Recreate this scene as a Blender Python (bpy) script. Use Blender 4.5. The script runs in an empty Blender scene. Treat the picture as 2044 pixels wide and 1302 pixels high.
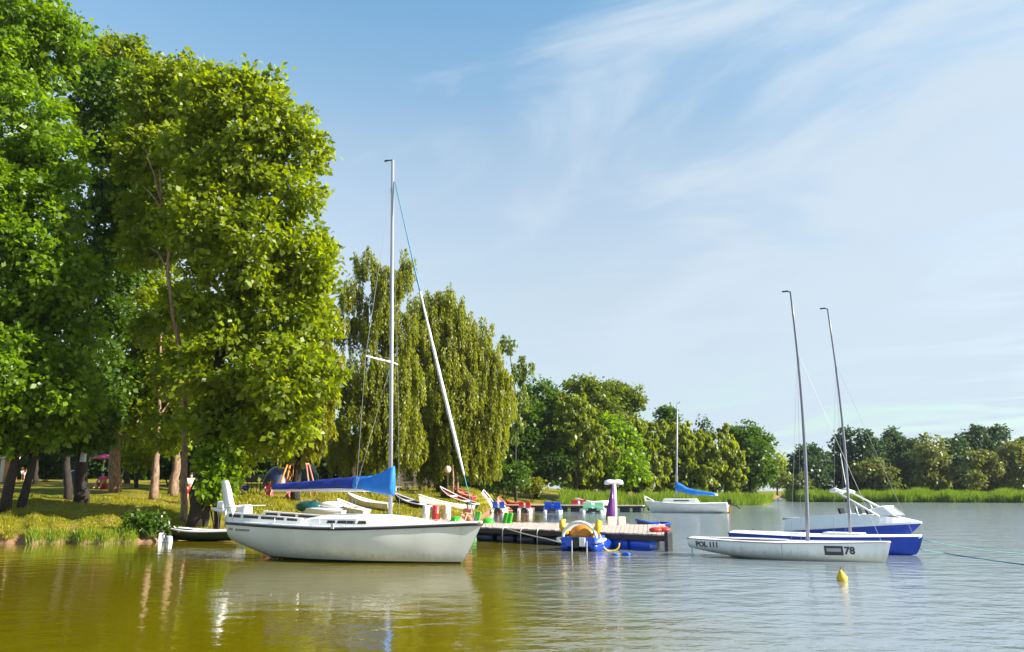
import bpy, bmesh, math, random
import numpy as np
from mathutils import Vector, Matrix

S = bpy.context.scene
C = S.collection
random.seed(7)
F, CX, CY, H = 1590.0, 1022.0, 651.0, 2.12
TH = math.atan((980 - 651) / F)
cs, sn = math.cos(TH), math.sin(TH)
R = math.radians

# ---------------------------------------------------------------- measuring helpers (metres from photo angles)
def kz(py):
    v = (CY - py) / F
    return (sn + v * cs) / (cs - v * sn)
def Zof(py, d): return H + d * kz(py)
def Xof(px, py, d): return (px - CX) / F * d * (cs + kz(py) * sn)
def P(px, py, d): return Vector((Xof(px, py, d), d, Zof(py, d)))
def G(px, py, z=0.0):
    d = (z - H) / kz(py)
    return Vector((Xof(px, py, d), d, z))
def pxh(x, y): return CX + F * x / (y * cs)

# ---------------------------------------------------------------- mesh builder
class MB:
    def __init__(s): s.v = []; s.f = []; s.m = []; s.mi = 0
    def add(s, vs, fs):
        o = len(s.v); s.v += [tuple(p) for p in vs]
        for f in fs: s.f.append(tuple(i + o for i in f)); s.m.append(s.mi)
    def box(s, c, d, rz=0.0, M=None, taper=1.0):
        x, y, z = d[0] / 2, d[1] / 2, d[2] / 2
        vs = []
        for sz in (-1, 1):
            k = taper if sz > 0 else 1
            for sx, sy in ((-1, -1), (1, -1), (1, 1), (-1, 1)): vs.append(Vector((sx * x * k, sy * y * k, sz * z)))
        m = M or Matrix.Rotation(rz, 3, 'Z')
        s.add([m @ p + Vector(c) for p in vs], [(0, 3, 2, 1), (4, 5, 6, 7), (0, 1, 5, 4), (1, 2, 6, 5), (2, 3, 7, 6), (3, 0, 4, 7)])
    def tube(s, pts, rad, n=8, cap=True, flat=1.0):
        pts = [Vector(p) for p in pts]
        if not hasattr(rad, '__len__'): rad = [rad] * len(pts)
        vs = []; fs = []; ref = None
        for i, p in enumerate(pts):
            t = (pts[min(i + 1, len(pts) - 1)] - pts[max(i - 1, 0)]).normalized()
            if ref is None:
                ref = Vector((0, 0, 1)) if abs(t.z) < .9 else Vector((1, 0, 0))
            a = (ref - t * ref.dot(t)).normalized(); b = t.cross(a); ref = a
            for k in range(n):
                q = 2 * math.pi * k / n
                vs.append(p + (a * math.cos(q) + b * math.sin(q) * flat) * rad[i])
        for i in range(len(pts) - 1):
            for k in range(n):
                k2 = (k + 1) % n
                fs.append((i * n + k, i * n + k2, (i + 1) * n + k2, (i + 1) * n + k))
        if cap:
            fs.append(tuple(range(n - 1, -1, -1))); fs.append(tuple((len(pts) - 1) * n + k for k in range(n)))
        s.add(vs, fs)
    def loft(s, rings, closed=True, cap=True):
        n = len(rings[0]); vs = [p for r in rings for p in r]; fs = []
        for i in range(len(rings) - 1):
            for k in range(n if closed else n - 1):
                k2 = (k + 1) % n
                fs.append((i * n + k, i * n + k2, (i + 1) * n + k2, (i + 1) * n + k))
        if cap and closed:
            fs.append(tuple(range(n - 1, -1, -1))); fs.append(tuple((len(rings) - 1) * n + k for k in range(n)))
        s.add(vs, fs)
    def lathe(s, prof, n=14, c=(0, 0, 0)):
        c = Vector(c)
        s.loft([[c + Vector((r * math.cos(2 * math.pi * k / n), r * math.sin(2 * math.pi * k / n), z)) for k in range(n)] for r, z in prof])
    def ell(s, c, r, n=12, m=8):
        s.lathe_e(c, r, n, m)
    def lathe_e(s, c, r, n, m):
        c = Vector(c); rings = []
        for i in range(m + 1):
            a = -math.pi / 2 + math.pi * i / m
            q = max(math.cos(a), .02)
            rings.append([c + Vector((r[0] * q * math.cos(2 * math.pi * k / n), r[1] * q * math.sin(2 * math.pi * k / n), r[2] * math.sin(a))) for k in range(n)])
        s.loft(rings)
    def build(s, name, mat, parent=None, smooth=False, bevel=0):
        me = bpy.data.meshes.new(name)
        me.from_pydata(s.v, [], s.f)
        for m in (mat if isinstance(mat, (list, tuple)) else [mat]): me.materials.append(m)
        if max(s.m or [0]) > 0: me.polygons.foreach_set('material_index', s.m)
        bm = bmesh.new(); bm.from_mesh(me); bmesh.ops.recalc_face_normals(bm, faces=bm.faces)
        if bevel: bmesh.ops.bevel(bm, geom=bm.edges[:], offset=bevel, segments=2, affect='EDGES', profile=.5)
        bm.to_mesh(me); bm.free()
        if smooth: me.polygons.foreach_set('use_smooth', [True] * len(me.polygons))
        return link(name, me, parent)

def link(name, me, parent=None):
    o = bpy.data.objects.new(name, me); C.objects.link(o)
    if parent: o.parent = parent
    return o
def tag(o, label=None, cat=None, group=None, kind=None):
    if label: o['label'] = label
    if cat: o['category'] = cat
    if group: o['group'] = group
    if kind: o['kind'] = kind
    return o
def thing(name, label, cat, loc=(0, 0, 0), rz=0.0, group=None):
    o = bpy.data.objects.new(name, None); o.empty_display_size = .3; C.objects.link(o)
    o.location = loc; o.rotation_euler = (0, 0, rz)
    return tag(o, label, cat, group)
def copy_tree(o, parent=None):
    c = o.copy(); C.objects.link(c)
    if parent: c.parent = parent
    for ch in list(o.children): copy_tree(ch, c)
    return c
def curve(pts, t):
    xs = [p[0] for p in pts]; ys = [p[1] for p in pts]
    n = len(xs)
    i = max(0, min(n - 2, int(np.searchsorted(xs, t) - 1)))
    h = xs[i + 1] - xs[i]; u = min(1, max(0, (t - xs[i]) / h))
    def sl(k):
        if k == 0: return (ys[1] - ys[0]) / (xs[1] - xs[0])
        if k == n - 1: return (ys[-1] - ys[-2]) / (xs[-1] - xs[-2])
        return (ys[k + 1] - ys[k - 1]) / (xs[k + 1] - xs[k - 1])
    m0, m1 = sl(i) * h, sl(i + 1) * h
    return (2*u**3 - 3*u*u + 1) * ys[i] + (u**3 - 2*u*u + u) * m0 + (-2*u**3 + 3*u*u) * ys[i+1] + (u**3 - u*u) * m1

# ---------------------------------------------------------------- materials
def nodes(name):
    m = bpy.data.materials.new(name); m.use_nodes = True
    nt = m.node_tree; b = nt.nodes['Principled BSDF']
    return m, nt, b
def N(nt, t, **kw):
    n = nt.nodes.new(t)
    for k, v in kw.items():
        if k in n.inputs: n.inputs[k].default_value = v
        else: setattr(n, k, v)
    return n
def mat(name, col, rough=.5, metal=0.0, var=.12, scale=3.0, bump=0.0, stretch=(1, 1, 1), spec=.5, dirt=None):
    m, nt, b = nodes(name); L = nt.links.new
    tc = N(nt, 'ShaderNodeTexCoord'); mp = N(nt, 'ShaderNodeMapping'); mp.inputs['Scale'].default_value = stretch
    L(tc.outputs['Object'], mp.inputs[0])
    nz = N(nt, 'ShaderNodeTexNoise', Scale=scale, Detail=5.0); L(mp.outputs[0], nz.inputs['Vector'])
    cr = N(nt, 'ShaderNodeValToRGB')
    c0 = [max(0, c * (1 - var)) for c in col]; c1 = [min(1, c * (1 + var)) for c in col]
    if dirt: c0 = dirt
    cr.color_ramp.elements[0].position = .3; cr.color_ramp.elements[1].position = .7
    cr.color_ramp.elements[0].color = (*c0, 1); cr.color_ramp.elements[1].color = (*c1, 1)
    L(nz.outputs['Fac'], cr.inputs[0]); L(cr.outputs[0], b.inputs['Base Color'])
    b.inputs['Roughness'].default_value = rough; b.inputs['Metallic'].default_value = metal
    b.inputs['Specular IOR Level'].default_value = spec
    if bump:
        bp = N(nt, 'ShaderNodeBump', Strength=bump, Distance=.03); L(nz.outputs['Fac'], bp.inputs['Height']); L(bp.outputs[0], b.inputs['Normal'])
    return m
def leaf_mat(name, dark, light, trans, tw=.4):
    m, nt, b = nodes(name); L = nt.links.new
    at = N(nt, 'ShaderNodeAttribute', attribute_name='tint')
    cr = N(nt, 'ShaderNodeValToRGB'); cr.color_ramp.elements[0].color = (*dark, 1); cr.color_ramp.elements[1].color = (*light, 1)
    cr.color_ramp.elements[0].position = .15; cr.color_ramp.elements[1].position = .85
    L(at.outputs['Fac'], cr.inputs[0]); L(cr.outputs[0], b.inputs['Base Color'])
    b.inputs['Roughness'].default_value = .42; b.inputs['Specular IOR Level'].default_value = .4
    tr = N(nt, 'ShaderNodeBsdfTranslucent'); tr.inputs[0].default_value = (*trans, 1)
    mx = N(nt, 'ShaderNodeMixShader', Fac=tw)
    L(b.outputs[0], mx.inputs[1]); L(tr.outputs[0], mx.inputs[2]); L(mx.outputs[0], nt.nodes['Material Output'].inputs[0])
    return m

M = {}
M['white'] = mat('white_paint', (.82, .82, .80), .35, var=.03)
M['gel'] = mat('gelcoat', (.70, .71, .70), .3, var=.10, scale=1.4, stretch=(1, 1, 3))
def weathered_gel():
    m = mat('weathered_gelcoat', (.70, .71, .70), .3, var=.08, scale=1.4, stretch=(1, 1, .6)); nt = m.node_tree; b = nt.nodes['Principled BSDF']; L = nt.links.new
    src = b.inputs['Base Color'].links[0].from_socket
    tc = N(nt, 'ShaderNodeTexCoord'); sp = N(nt, 'ShaderNodeSeparateXYZ'); L(tc.outputs['Object'], sp.inputs[0])
    mp = N(nt, 'ShaderNodeMapping'); mp.inputs['Scale'].default_value = (7, 7, .5); L(tc.outputs['Object'], mp.inputs[0])
    nz = N(nt, 'ShaderNodeTexNoise', Scale=1.0, Detail=6.0); L(mp.outputs[0], nz.inputs[0])
    a = N(nt, 'ShaderNodeMath', operation='MULTIPLY_ADD'); L(nz.outputs[0], a.inputs[0]); a.inputs[1].default_value = -.45; L(sp.outputs[2], a.inputs[2])
    r = N(nt, 'ShaderNodeMapRange', interpolation_type='SMOOTHSTEP'); L(a.outputs[0], r.inputs[0]); r.inputs[1].default_value = .16; r.inputs[2].default_value = -.14; r.inputs[3].default_value = 0; r.inputs[4].default_value = .6
    mx = N(nt, 'ShaderNodeMixRGB'); L(r.outputs[0], mx.inputs[0]); L(src, mx.inputs[1]); mx.inputs[2].default_value = (.40, .39, .24, 1)
    # thin run-off streaks below the rail
    r2 = N(nt, 'ShaderNodeMapRange', interpolation_type='SMOOTHSTEP'); L(nz.outputs[0], r2.inputs[0]); r2.inputs[1].default_value = .60; r2.inputs[2].default_value = .74; r2.inputs[3].default_value = 0; r2.inputs[4].default_value = .35
    m2 = N(nt, 'ShaderNodeMixRGB'); L(r2.outputs[0], m2.inputs[0]); L(mx.outputs[0], m2.inputs[1]); m2.inputs[2].default_value = (.50, .48, .42, 1)
    L(m2.outputs[0], b.inputs['Base Color']); return m
M['hullgel'] = weathered_gel()
M['deck'] = mat('deck_white', (.80, .79, .76), .5, var=.05)
M['black'] = mat('black_rubber', (.015, .015, .017), .5)
M['glass'] = mat('dark_glass', (.03, .015, .015), .1)
M['alu'] = mat('aluminium', (.72, .72, .74), .38, .55, var=.05)
M['mast'] = mat('anodised_mast', (.34, .35, .39), .4, .3, var=.06, stretch=(1, 1, .2))
M['mastdk'] = mat('dark_anodised_mast', (.20, .21, .25), .4, .3, var=.1, stretch=(1, 1, .2))
M['navy'] = mat('navy_canvas', (.008, .028, .26), .75, var=.25, bump=.4, scale=5)
M['azure'] = mat('azure_canvas', (.008, .17, .62), .6, var=.25, bump=.5, scale=2.5)
M['blue'] = mat('blue_paint', (.008, .045, .38), .25, var=.12)
M['bright'] = mat('bright_blue_plastic', (.01, .09, .55), .35)
M['dkblue'] = mat('dark_blue_plastic', (.008, .012, .045), .4)
M['wire'] = mat('steel_wire', (.22, .24, .26), .4, .6)
M['sail'] = mat('sail_cloth', (.58, .60, .63), .8, var=.14, bump=.3, scale=9)
M['bluefringe'] = mat('blue_fringe_tint', (.05, .20, .36), .7)  # blue edge fringing against the sky, painted onto the jib head
M['teal'] = mat('teal_trim', (.02, .20, .20), .6)
M['teak'] = mat('teak', (.36, .22, .13), .6, var=.3, stretch=(1, 12, 12))
M['wood'] = mat('weathered_boards', (.44, .36, .31), .8, var=.25, scale=2, stretch=(8, 1, 1), bump=.4)
M['dkwood'] = mat('dark_timber', (.045, .03, .024), .8, var=.35, stretch=(1, 1, 10), bump=.4)
M['palewood'] = mat('pale_timber', (.55, .45, .36), .8, var=.2)
M['red'] = mat('red_plastic', (.50, .03, .025), .4)
M['salmon'] = mat('salmon_fabric', (.55, .20, .14), .6)
M['pink'] = mat('pink_fabric', (.62, .06, .16), .7)
M['purple'] = mat('purple_plastic', (.085, .008, .14), .35)
M['lav'] = mat('lavender_plastic', (.62, .60, .72), .4)
M['green'] = mat('bright_green_plastic', (.03, .42, .012), .35)
M['mint'] = mat('mint_plastic', (.38, .66, .48), .4)
M['dkgreen'] = mat('dark_green_paint', (.008, .022, .012), .3, var=.3)
M['tealhull'] = mat('teal_hull', (.01, .075, .085), .3)
M['yellow'] = mat('yellow_plastic', (.62, .40, .012), .4)
M['orange'] = mat('orange_plastic', (.55, .21, .015), .45)
M['buoy'] = mat('buoy_paint', (.62, .40, .008), .4, var=.2)
M['rope'] = mat('rope', (.42, .39, .33), .9, var=.25, scale=20)
M['cream'] = mat('cream_hull', (.66, .56, .46), .5, var=.12)
M['grey'] = mat('grey_paint', (.30, .30, .31), .5)
M['mark'] = mat('hull_lettering', (.035, .035, .04), .5)
M['markgrey'] = mat('faded_lettering', (.26, .26, .25), .5)
M['skin'] = mat('skin', (.48, .25, .16), .55, var=.08)
M['hair'] = mat('dark_hair', (.02, .014, .01), .6)
M['paper'] = mat('paper', (.62, .64, .72), .8, var=.04)
M['bark'] = mat('bark', (.024, .017, .013), .9, var=.5, scale=6, stretch=(2, 2, .5), bump=.9)
M['palebark'] = mat('pale_bark', (.21, .135, .088), .9, var=.55, scale=5, stretch=(2, 2, .6), bump=.7)
M['birch'] = mat('birch_bark', (.55, .48, .40), .8, scale=4, stretch=(.5, .5, 3), dirt=(.12, .09, .07), bump=.4)
M['seatdk'] = mat('dark_vinyl', (.006, .007, .014), .8, spec=.2)

LM = {
 'maple': leaf_mat('maple_leaf', (.030, .068, .001), (.150, .250, .002), (.33, .52, .001), .43),
 'alder': leaf_mat('alder_leaf', (.045, .072, .001), (.205, .262, .002), (.44, .54, .001), .43),
 'yellow': leaf_mat('yellow_green_leaf', (.060, .080, .001), (.215, .230, .003), (.48, .46, .002), .45),
 'birch': leaf_mat('birch_leaf', (.050, .066, .001), (.205, .228, .003), (.44, .48, .002), .43),
 'willow': leaf_mat('willow_leaf', (.065, .096, .002), (.180, .220, .004), (.38, .45, .002), .45),
 'deep': leaf_mat('deep_green_leaf', (.024, .066, .004), (.085, .150, .006), (.12, .23, .004)),
 'shade': leaf_mat('shade_leaf', (.016, .042, .003), (.050, .090, .005), (.06, .12, .003), .3),  # dark leaf colour with the under-canopy shade painted in
 'olive': leaf_mat('olive_leaf', (.055, .085, .006), (.140, .180, .012), (.26, .34, .008)),
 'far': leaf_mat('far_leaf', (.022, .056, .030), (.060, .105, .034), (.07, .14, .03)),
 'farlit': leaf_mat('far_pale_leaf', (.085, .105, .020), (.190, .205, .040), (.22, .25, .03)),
 'reed': leaf_mat('reed_blade', (.085, .160, .004), (.180, .260, .006), (.26, .40, .004), .35),
 'grass': leaf_mat('grass_blade', (.110, .130, .003), (.280, .250, .005), (.38, .36, .004), .35),
}

# ---------------------------------------------------------------- terrain
SH = [(-4500, 28), (-2500, 30), (-800, 31), (0, 33.5), (250, 33.5), (310, 35), (400, 37.5), (480, 41), (600, 45), (750, 49), (850, 53), (930, 58), (962, 66), (985, 88),
      (1050, 95), (1280, 108), (1400, 116), (1520, 124), (1538, 138), (1549, 260), (1560, 260), (1572, 175), (1600, 160), (1800, 154), (2044, 149), (2600, 140), (6500, 130)]
shx = np.array([a for a, b in SH], float); shd = np.array([b for a, b in SH], float)
def shore(px):
    return np.interp(px, shx, shd) + .35 * np.sin(px * .055) + .3 * np.sin(px * .131 + 1)
def hgt(px, s, y):
    k = np.interp(px, [900, 1250, 1500], [1.0, .35, .25])
    z = .28 * np.clip(s / .7, 0, 1) ** .7 + k * np.interp(s, [0, 4, 8, 16, 30, 60, 120, 400], [0, .5, .95, 1.6, 2.2, 3.2, 4.0, 5.0])
    z = z + np.where(s > 0, .06 * np.sin(px * .045 + s * .8) + .05 * np.sin(s * 1.7 + px * .02), 0) * np.clip(s / 2, 0, 1)
    return np.where(s < 0, np.maximum(s * .25, -.8), z)
def ground(x, y):
    px = pxh(x, y)
    return float(hgt(np.array(px), np.array(y - shore(px)), y))
def T(px, d, dz=0.0):
    x = (px - CX) / F * d * cs
    for _ in range(3):
        z = ground(x, d); x = (px - CX) / F * (d * cs + (z - H) * sn)
    return Vector((x, d, ground(x, d) + dz))

def np_mesh(name, v, quads, mat_, parent=None, tint=None, smooth=False):
    me = bpy.data.meshes.new(name)
    v = np.asarray(v, np.float32); q = np.asarray(quads, np.int32); k = q.shape[1]
    me.vertices.add(len(v)); me.vertices.foreach_set('co', v.ravel())
    me.loops.add(q.size); me.loops.foreach_set('vertex_index', q.ravel())
    me.polygons.add(len(q)); me.polygons.foreach_set('loop_start', np.arange(0, q.size, k, dtype=np.int32)); me.polygons.foreach_set('loop_total', np.full(len(q), k, np.int32))
    if smooth: me.polygons.foreach_set('use_smooth', np.ones(len(q), bool))
    me.materials.append(mat_)
    if tint is not None:
        a = me.attributes.new('tint', 'FLOAT', 'FACE'); a.data.foreach_set('value', np.asarray(tint, np.float32))
    me.update(calc_edges=True)
    return link(name, me, parent)

def ground_mat():
    m, nt, b = nodes('meadow'); L = nt.links.new
    tc = N(nt, 'ShaderNodeTexCoord')
    n1 = N(nt, 'ShaderNodeTexNoise', Scale=.35, Detail=6.0); n2 = N(nt, 'ShaderNodeTexNoise', Scale=4.0, Detail=6.0)
    L(tc.outputs['Object'], n1.inputs[0]); L(tc.outputs['Object'], n2.inputs[0])
    c1 = N(nt, 'ShaderNodeValToRGB'); e = c1.color_ramp.elements
    e[0].position = .34; e[0].color = (.075, .095, .005, 1); e[1].position = .62; e[1].color = (.26, .19, .045, 1)
    e2 = c1.color_ramp.elements.new(.5); e2.color = (.19, .175, .009, 1)
    L(n1.outputs[0], c1.inputs[0])
    mx = N(nt, 'ShaderNodeMixRGB', blend_type='MULTIPLY'); mx.inputs[0].default_value = .55
    c2 = N(nt, 'ShaderNodeValToRGB'); c2.color_ramp.elements[0].position = .3; c2.color_ramp.elements[0].color = (.45, .45, .4, 1); c2.color_ramp.elements[1].position = .7; c2.color_ramp.elements[1].color = (1.25, 1.2, 1.1, 1)
    L(n2.outputs[0], c2.inputs[0]); L(c1.outputs[0], mx.inputs[1]); L(c2.outputs[0], mx.inputs[2])
    # bare reddish earth at the water's edge
    sp = N(nt, 'ShaderNodeSeparateXYZ'); L(tc.outputs['Object'], sp.inputs[0])
    ad = N(nt, 'ShaderNodeMath', operation='MULTIPLY_ADD'); L(n1.outputs[0], ad.inputs[0]); ad.inputs[1].default_value = .9; L(sp.outputs[2], ad.inputs[2])
    mr = N(nt, 'ShaderNodeMapRange'); mr.inputs[1].default_value = .95; mr.inputs[2].default_value = .72; L(ad.outputs[0], mr.inputs[0])
    m2 = N(nt, 'ShaderNodeMixRGB'); L(mr.outputs[0], m2.inputs[0]); L(mx.outputs[0], m2.inputs[1]); m2.inputs[2].default_value = (.24, .135, .08, 1)
    L(m2.outputs[0], b.inputs['Base Color']); b.inputs['Roughness'].default_value = .95; b.inputs['Specular IOR Level'].default_value = .1
    bp = N(nt, 'ShaderNodeBump', Strength=.8, Distance=.08); L(n2.outputs[0], bp.inputs['Height']); L(bp.outputs[0], b.inputs['Normal'])
    return m
def build_ground():
    pxs = np.concatenate([np.linspace(-4500, -320, 25), np.arange(-300, 1500, 10), np.arange(1500, 1620, 4), np.arange(1620, 2320, 12), np.linspace(2350, 6500, 25)])
    ss = np.array([-8, -4, -2, -1, -.4, -.15, 0, .1, .25, .5, .8, 1.2, 1.8, 2.5, 3.3, 4.2, 5.2, 6.5, 8, 10, 12, 14, 16, 19, 22, 26, 30, 36, 44, 54, 66, 80, 100, 130, 180, 260, 400, 700, 1500, 3000.])
    PX, SS = np.meshgrid(pxs, ss, indexing='ij')
    Y = shore(PX) + SS; X = (PX - CX) / F * Y * cs; Z = hgt(PX, SS, Y)
    n, k = PX.shape; i = np.arange(n * k).reshape(n, k)
    q = np.stack([i[:-1, :-1], i[1:, :-1], i[1:, 1:], i[:-1, 1:]], -1).reshape(-1, 4)
    tag(np_mesh('ground', np.stack([X, Y, Z], -1).reshape(-1, 3), q, ground_mat(), smooth=True), kind='structure')
build_ground()

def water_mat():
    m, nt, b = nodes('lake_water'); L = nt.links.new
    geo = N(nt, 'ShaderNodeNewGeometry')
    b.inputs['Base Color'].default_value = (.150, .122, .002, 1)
    b.inputs['Roughness'].default_value = .06; pass
    b.inputs['Specular IOR Level'].default_value = .5
    def nz(sc, det, stretch):
        mp = N(nt, 'ShaderNodeMapping'); mp.inputs['Scale'].default_value = stretch; L(geo.outputs['Position'], mp.inputs[0])
        t = N(nt, 'ShaderNodeTexNoise', Scale=sc, Detail=det); t.inputs['Roughness'].default_value = .55; L(mp.outputs[0], t.inputs[0]); return t
    a = nz(1.5, 4.0, (.75, 1, 1)); c = nz(.35, 3.0, (.8, 1, 1)); wind = nz(.055, 2.0, (1, 1.5, 1))
    # wind is weaker in the lee of the trees on the left
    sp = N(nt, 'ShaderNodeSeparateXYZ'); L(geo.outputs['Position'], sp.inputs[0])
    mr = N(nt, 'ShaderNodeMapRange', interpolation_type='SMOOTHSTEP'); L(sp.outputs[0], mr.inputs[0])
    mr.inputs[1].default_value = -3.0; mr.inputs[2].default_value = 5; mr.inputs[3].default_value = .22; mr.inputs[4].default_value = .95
    # muddy olive at left; sky reflection painted into the base colour at right
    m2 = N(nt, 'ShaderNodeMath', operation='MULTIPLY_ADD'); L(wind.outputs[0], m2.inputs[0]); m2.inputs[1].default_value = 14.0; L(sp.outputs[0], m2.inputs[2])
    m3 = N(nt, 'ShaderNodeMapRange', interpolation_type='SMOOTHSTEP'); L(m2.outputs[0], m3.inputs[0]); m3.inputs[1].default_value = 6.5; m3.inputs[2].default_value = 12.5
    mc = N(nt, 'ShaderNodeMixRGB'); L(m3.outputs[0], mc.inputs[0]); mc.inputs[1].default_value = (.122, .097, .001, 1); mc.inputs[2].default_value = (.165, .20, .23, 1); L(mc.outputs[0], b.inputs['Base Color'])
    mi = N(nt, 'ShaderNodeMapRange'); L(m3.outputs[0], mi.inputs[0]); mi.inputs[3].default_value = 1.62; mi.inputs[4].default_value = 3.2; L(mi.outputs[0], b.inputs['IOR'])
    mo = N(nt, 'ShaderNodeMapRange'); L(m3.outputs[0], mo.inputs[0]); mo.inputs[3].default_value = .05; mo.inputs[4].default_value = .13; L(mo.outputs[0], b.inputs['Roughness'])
    w2 = N(nt, 'ShaderNodeMath', operation='MULTIPLY_ADD'); L(wind.outputs[0], w2.inputs[0]); w2.inputs[1].default_value = 1.1; w2.inputs[2].default_value = .35
    st = N(nt, 'ShaderNodeMath', operation='MULTIPLY'); L(w2.outputs[0], st.inputs[0]); L(mr.outputs[0], st.inputs[1])
    h = N(nt, 'ShaderNodeMath', operation='MULTIPLY_ADD'); L(c.outputs[0], h.inputs[0]); h.inputs[1].default_value = 1.1; L(a.outputs[0], h.inputs[2])
    bp = N(nt, 'ShaderNodeBump', Distance=.075); L(h.outputs[0], bp.inputs['Height']); L(st.outputs[0], bp.inputs['Strength'])
    L(bp.outputs[0], b.inputs['Normal'])
    return m
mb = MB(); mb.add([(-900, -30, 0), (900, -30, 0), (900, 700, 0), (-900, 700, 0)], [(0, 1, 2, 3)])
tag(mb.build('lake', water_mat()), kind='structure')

# ---------------------------------------------------------------- foliage
def unit(a): return a / np.maximum(np.linalg.norm(a, axis=1, keepdims=True), 1e-6)
def leaf_verts(pos, d, n, Ls, Ws, fold=.12):
    side = unit(np.cross(d, n)); n = np.cross(side, d)
    Ls = Ls[:, None]; Ws = Ws[:, None]
    v0 = pos; v1 = pos + d * Ls * .45 + side * Ws * .5 + n * Ls * fold; v2 = pos + d * Ls; v3 = pos + d * Ls * .45 - side * Ws * .5 + n * Ls * fold
    return np.stack([v0, v1, v2, v3], 1).reshape(-1, 3)
def crown(name, blobs, lm, parent, leaf=.3, ratio=.72, lai=2.4, cl=.65, seed=1, droop=0.0):
    rng = np.random.default_rng(seed); VS = []; TI = []
    for (c, r) in blobs:
        c = np.array(c); r = np.array(r); rm = r.mean()
        area = 4 * math.pi * rm * rm
        nl = int(lai * area / (leaf * leaf * ratio * .5))
        nc = max(6, int(area / (cl * cl * 1.5)))
        per = max(4, nl // nc)
        dirs = unit(rng.normal(size=(nc, 3)))
        fr = rng.uniform(.35, 1.0, (nc, 1)) ** .55
        # lumpy outline
        lump = 1 + .16 * np.sin(dirs[:, :1] * 5 + seed) * np.cos(dirs[:, 2:] * 6 + seed * 2) + np.abs(rng.normal(0, .15, (nc, 1))) - .06
        cc = c + dirs * r * fr * lump
        ct = rng.uniform(0, 1, nc)
        cs_ = cl * rng.uniform(.6, 1.25, nc)
        idx = np.repeat(np.arange(nc), per); n = len(idx)
        if droop:
            ln = droop * rng.uniform(.5, 1.3, nc)
            tz = rng.uniform(0, 1, n)
            off = np.stack([rng.normal(0, .16 * cl, n) + (tz - .5) * .1, rng.normal(0, .16 * cl, n), -tz * ln[idx] + ln[idx] * .4], 1)
            pos = cc[idx] + off
            d = unit(np.stack([rng.normal(0, .35, n), rng.normal(0, .35, n), -np.ones(n)], 1))
            nn = unit(rng.normal(size=(n, 3)) * .8 + dirs[idx] * .8 + np.array([0, 0, .3]))
        else:
            g = rng.normal(size=(n, 3)) * np.array([.5, .5, .34])
            pos = cc[idx] + g * cs_[idx][:, None]
            out = unit(g + dirs[idx] * .5)
            d = unit(out * .8 + rng.normal(size=(n, 3)) * .6 + np.array([0, 0, -.3]))
            nn = unit(np.array([.12, -.12, .55]) + rng.normal(size=(n, 3)) * .8 + dirs[idx] * .7)
        Ls = leaf * rng.uniform(.5, 1.0, n) ** 1.4 * 1.5; Ws = Ls * ratio * rng.uniform(.8, 1.2, n)
        VS.append(leaf_verts(pos, d, nn, Ls, Ws)); TI.append(np.clip(ct[idx] * .5 + rng.uniform(0, 1, n) * .5, 0, 1))
    v = np.concatenate(VS); q = np.arange(len(v)).reshape(-1, 4)
    return np_mesh(name, v, q, lm, parent, np.concatenate(TI))

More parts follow.
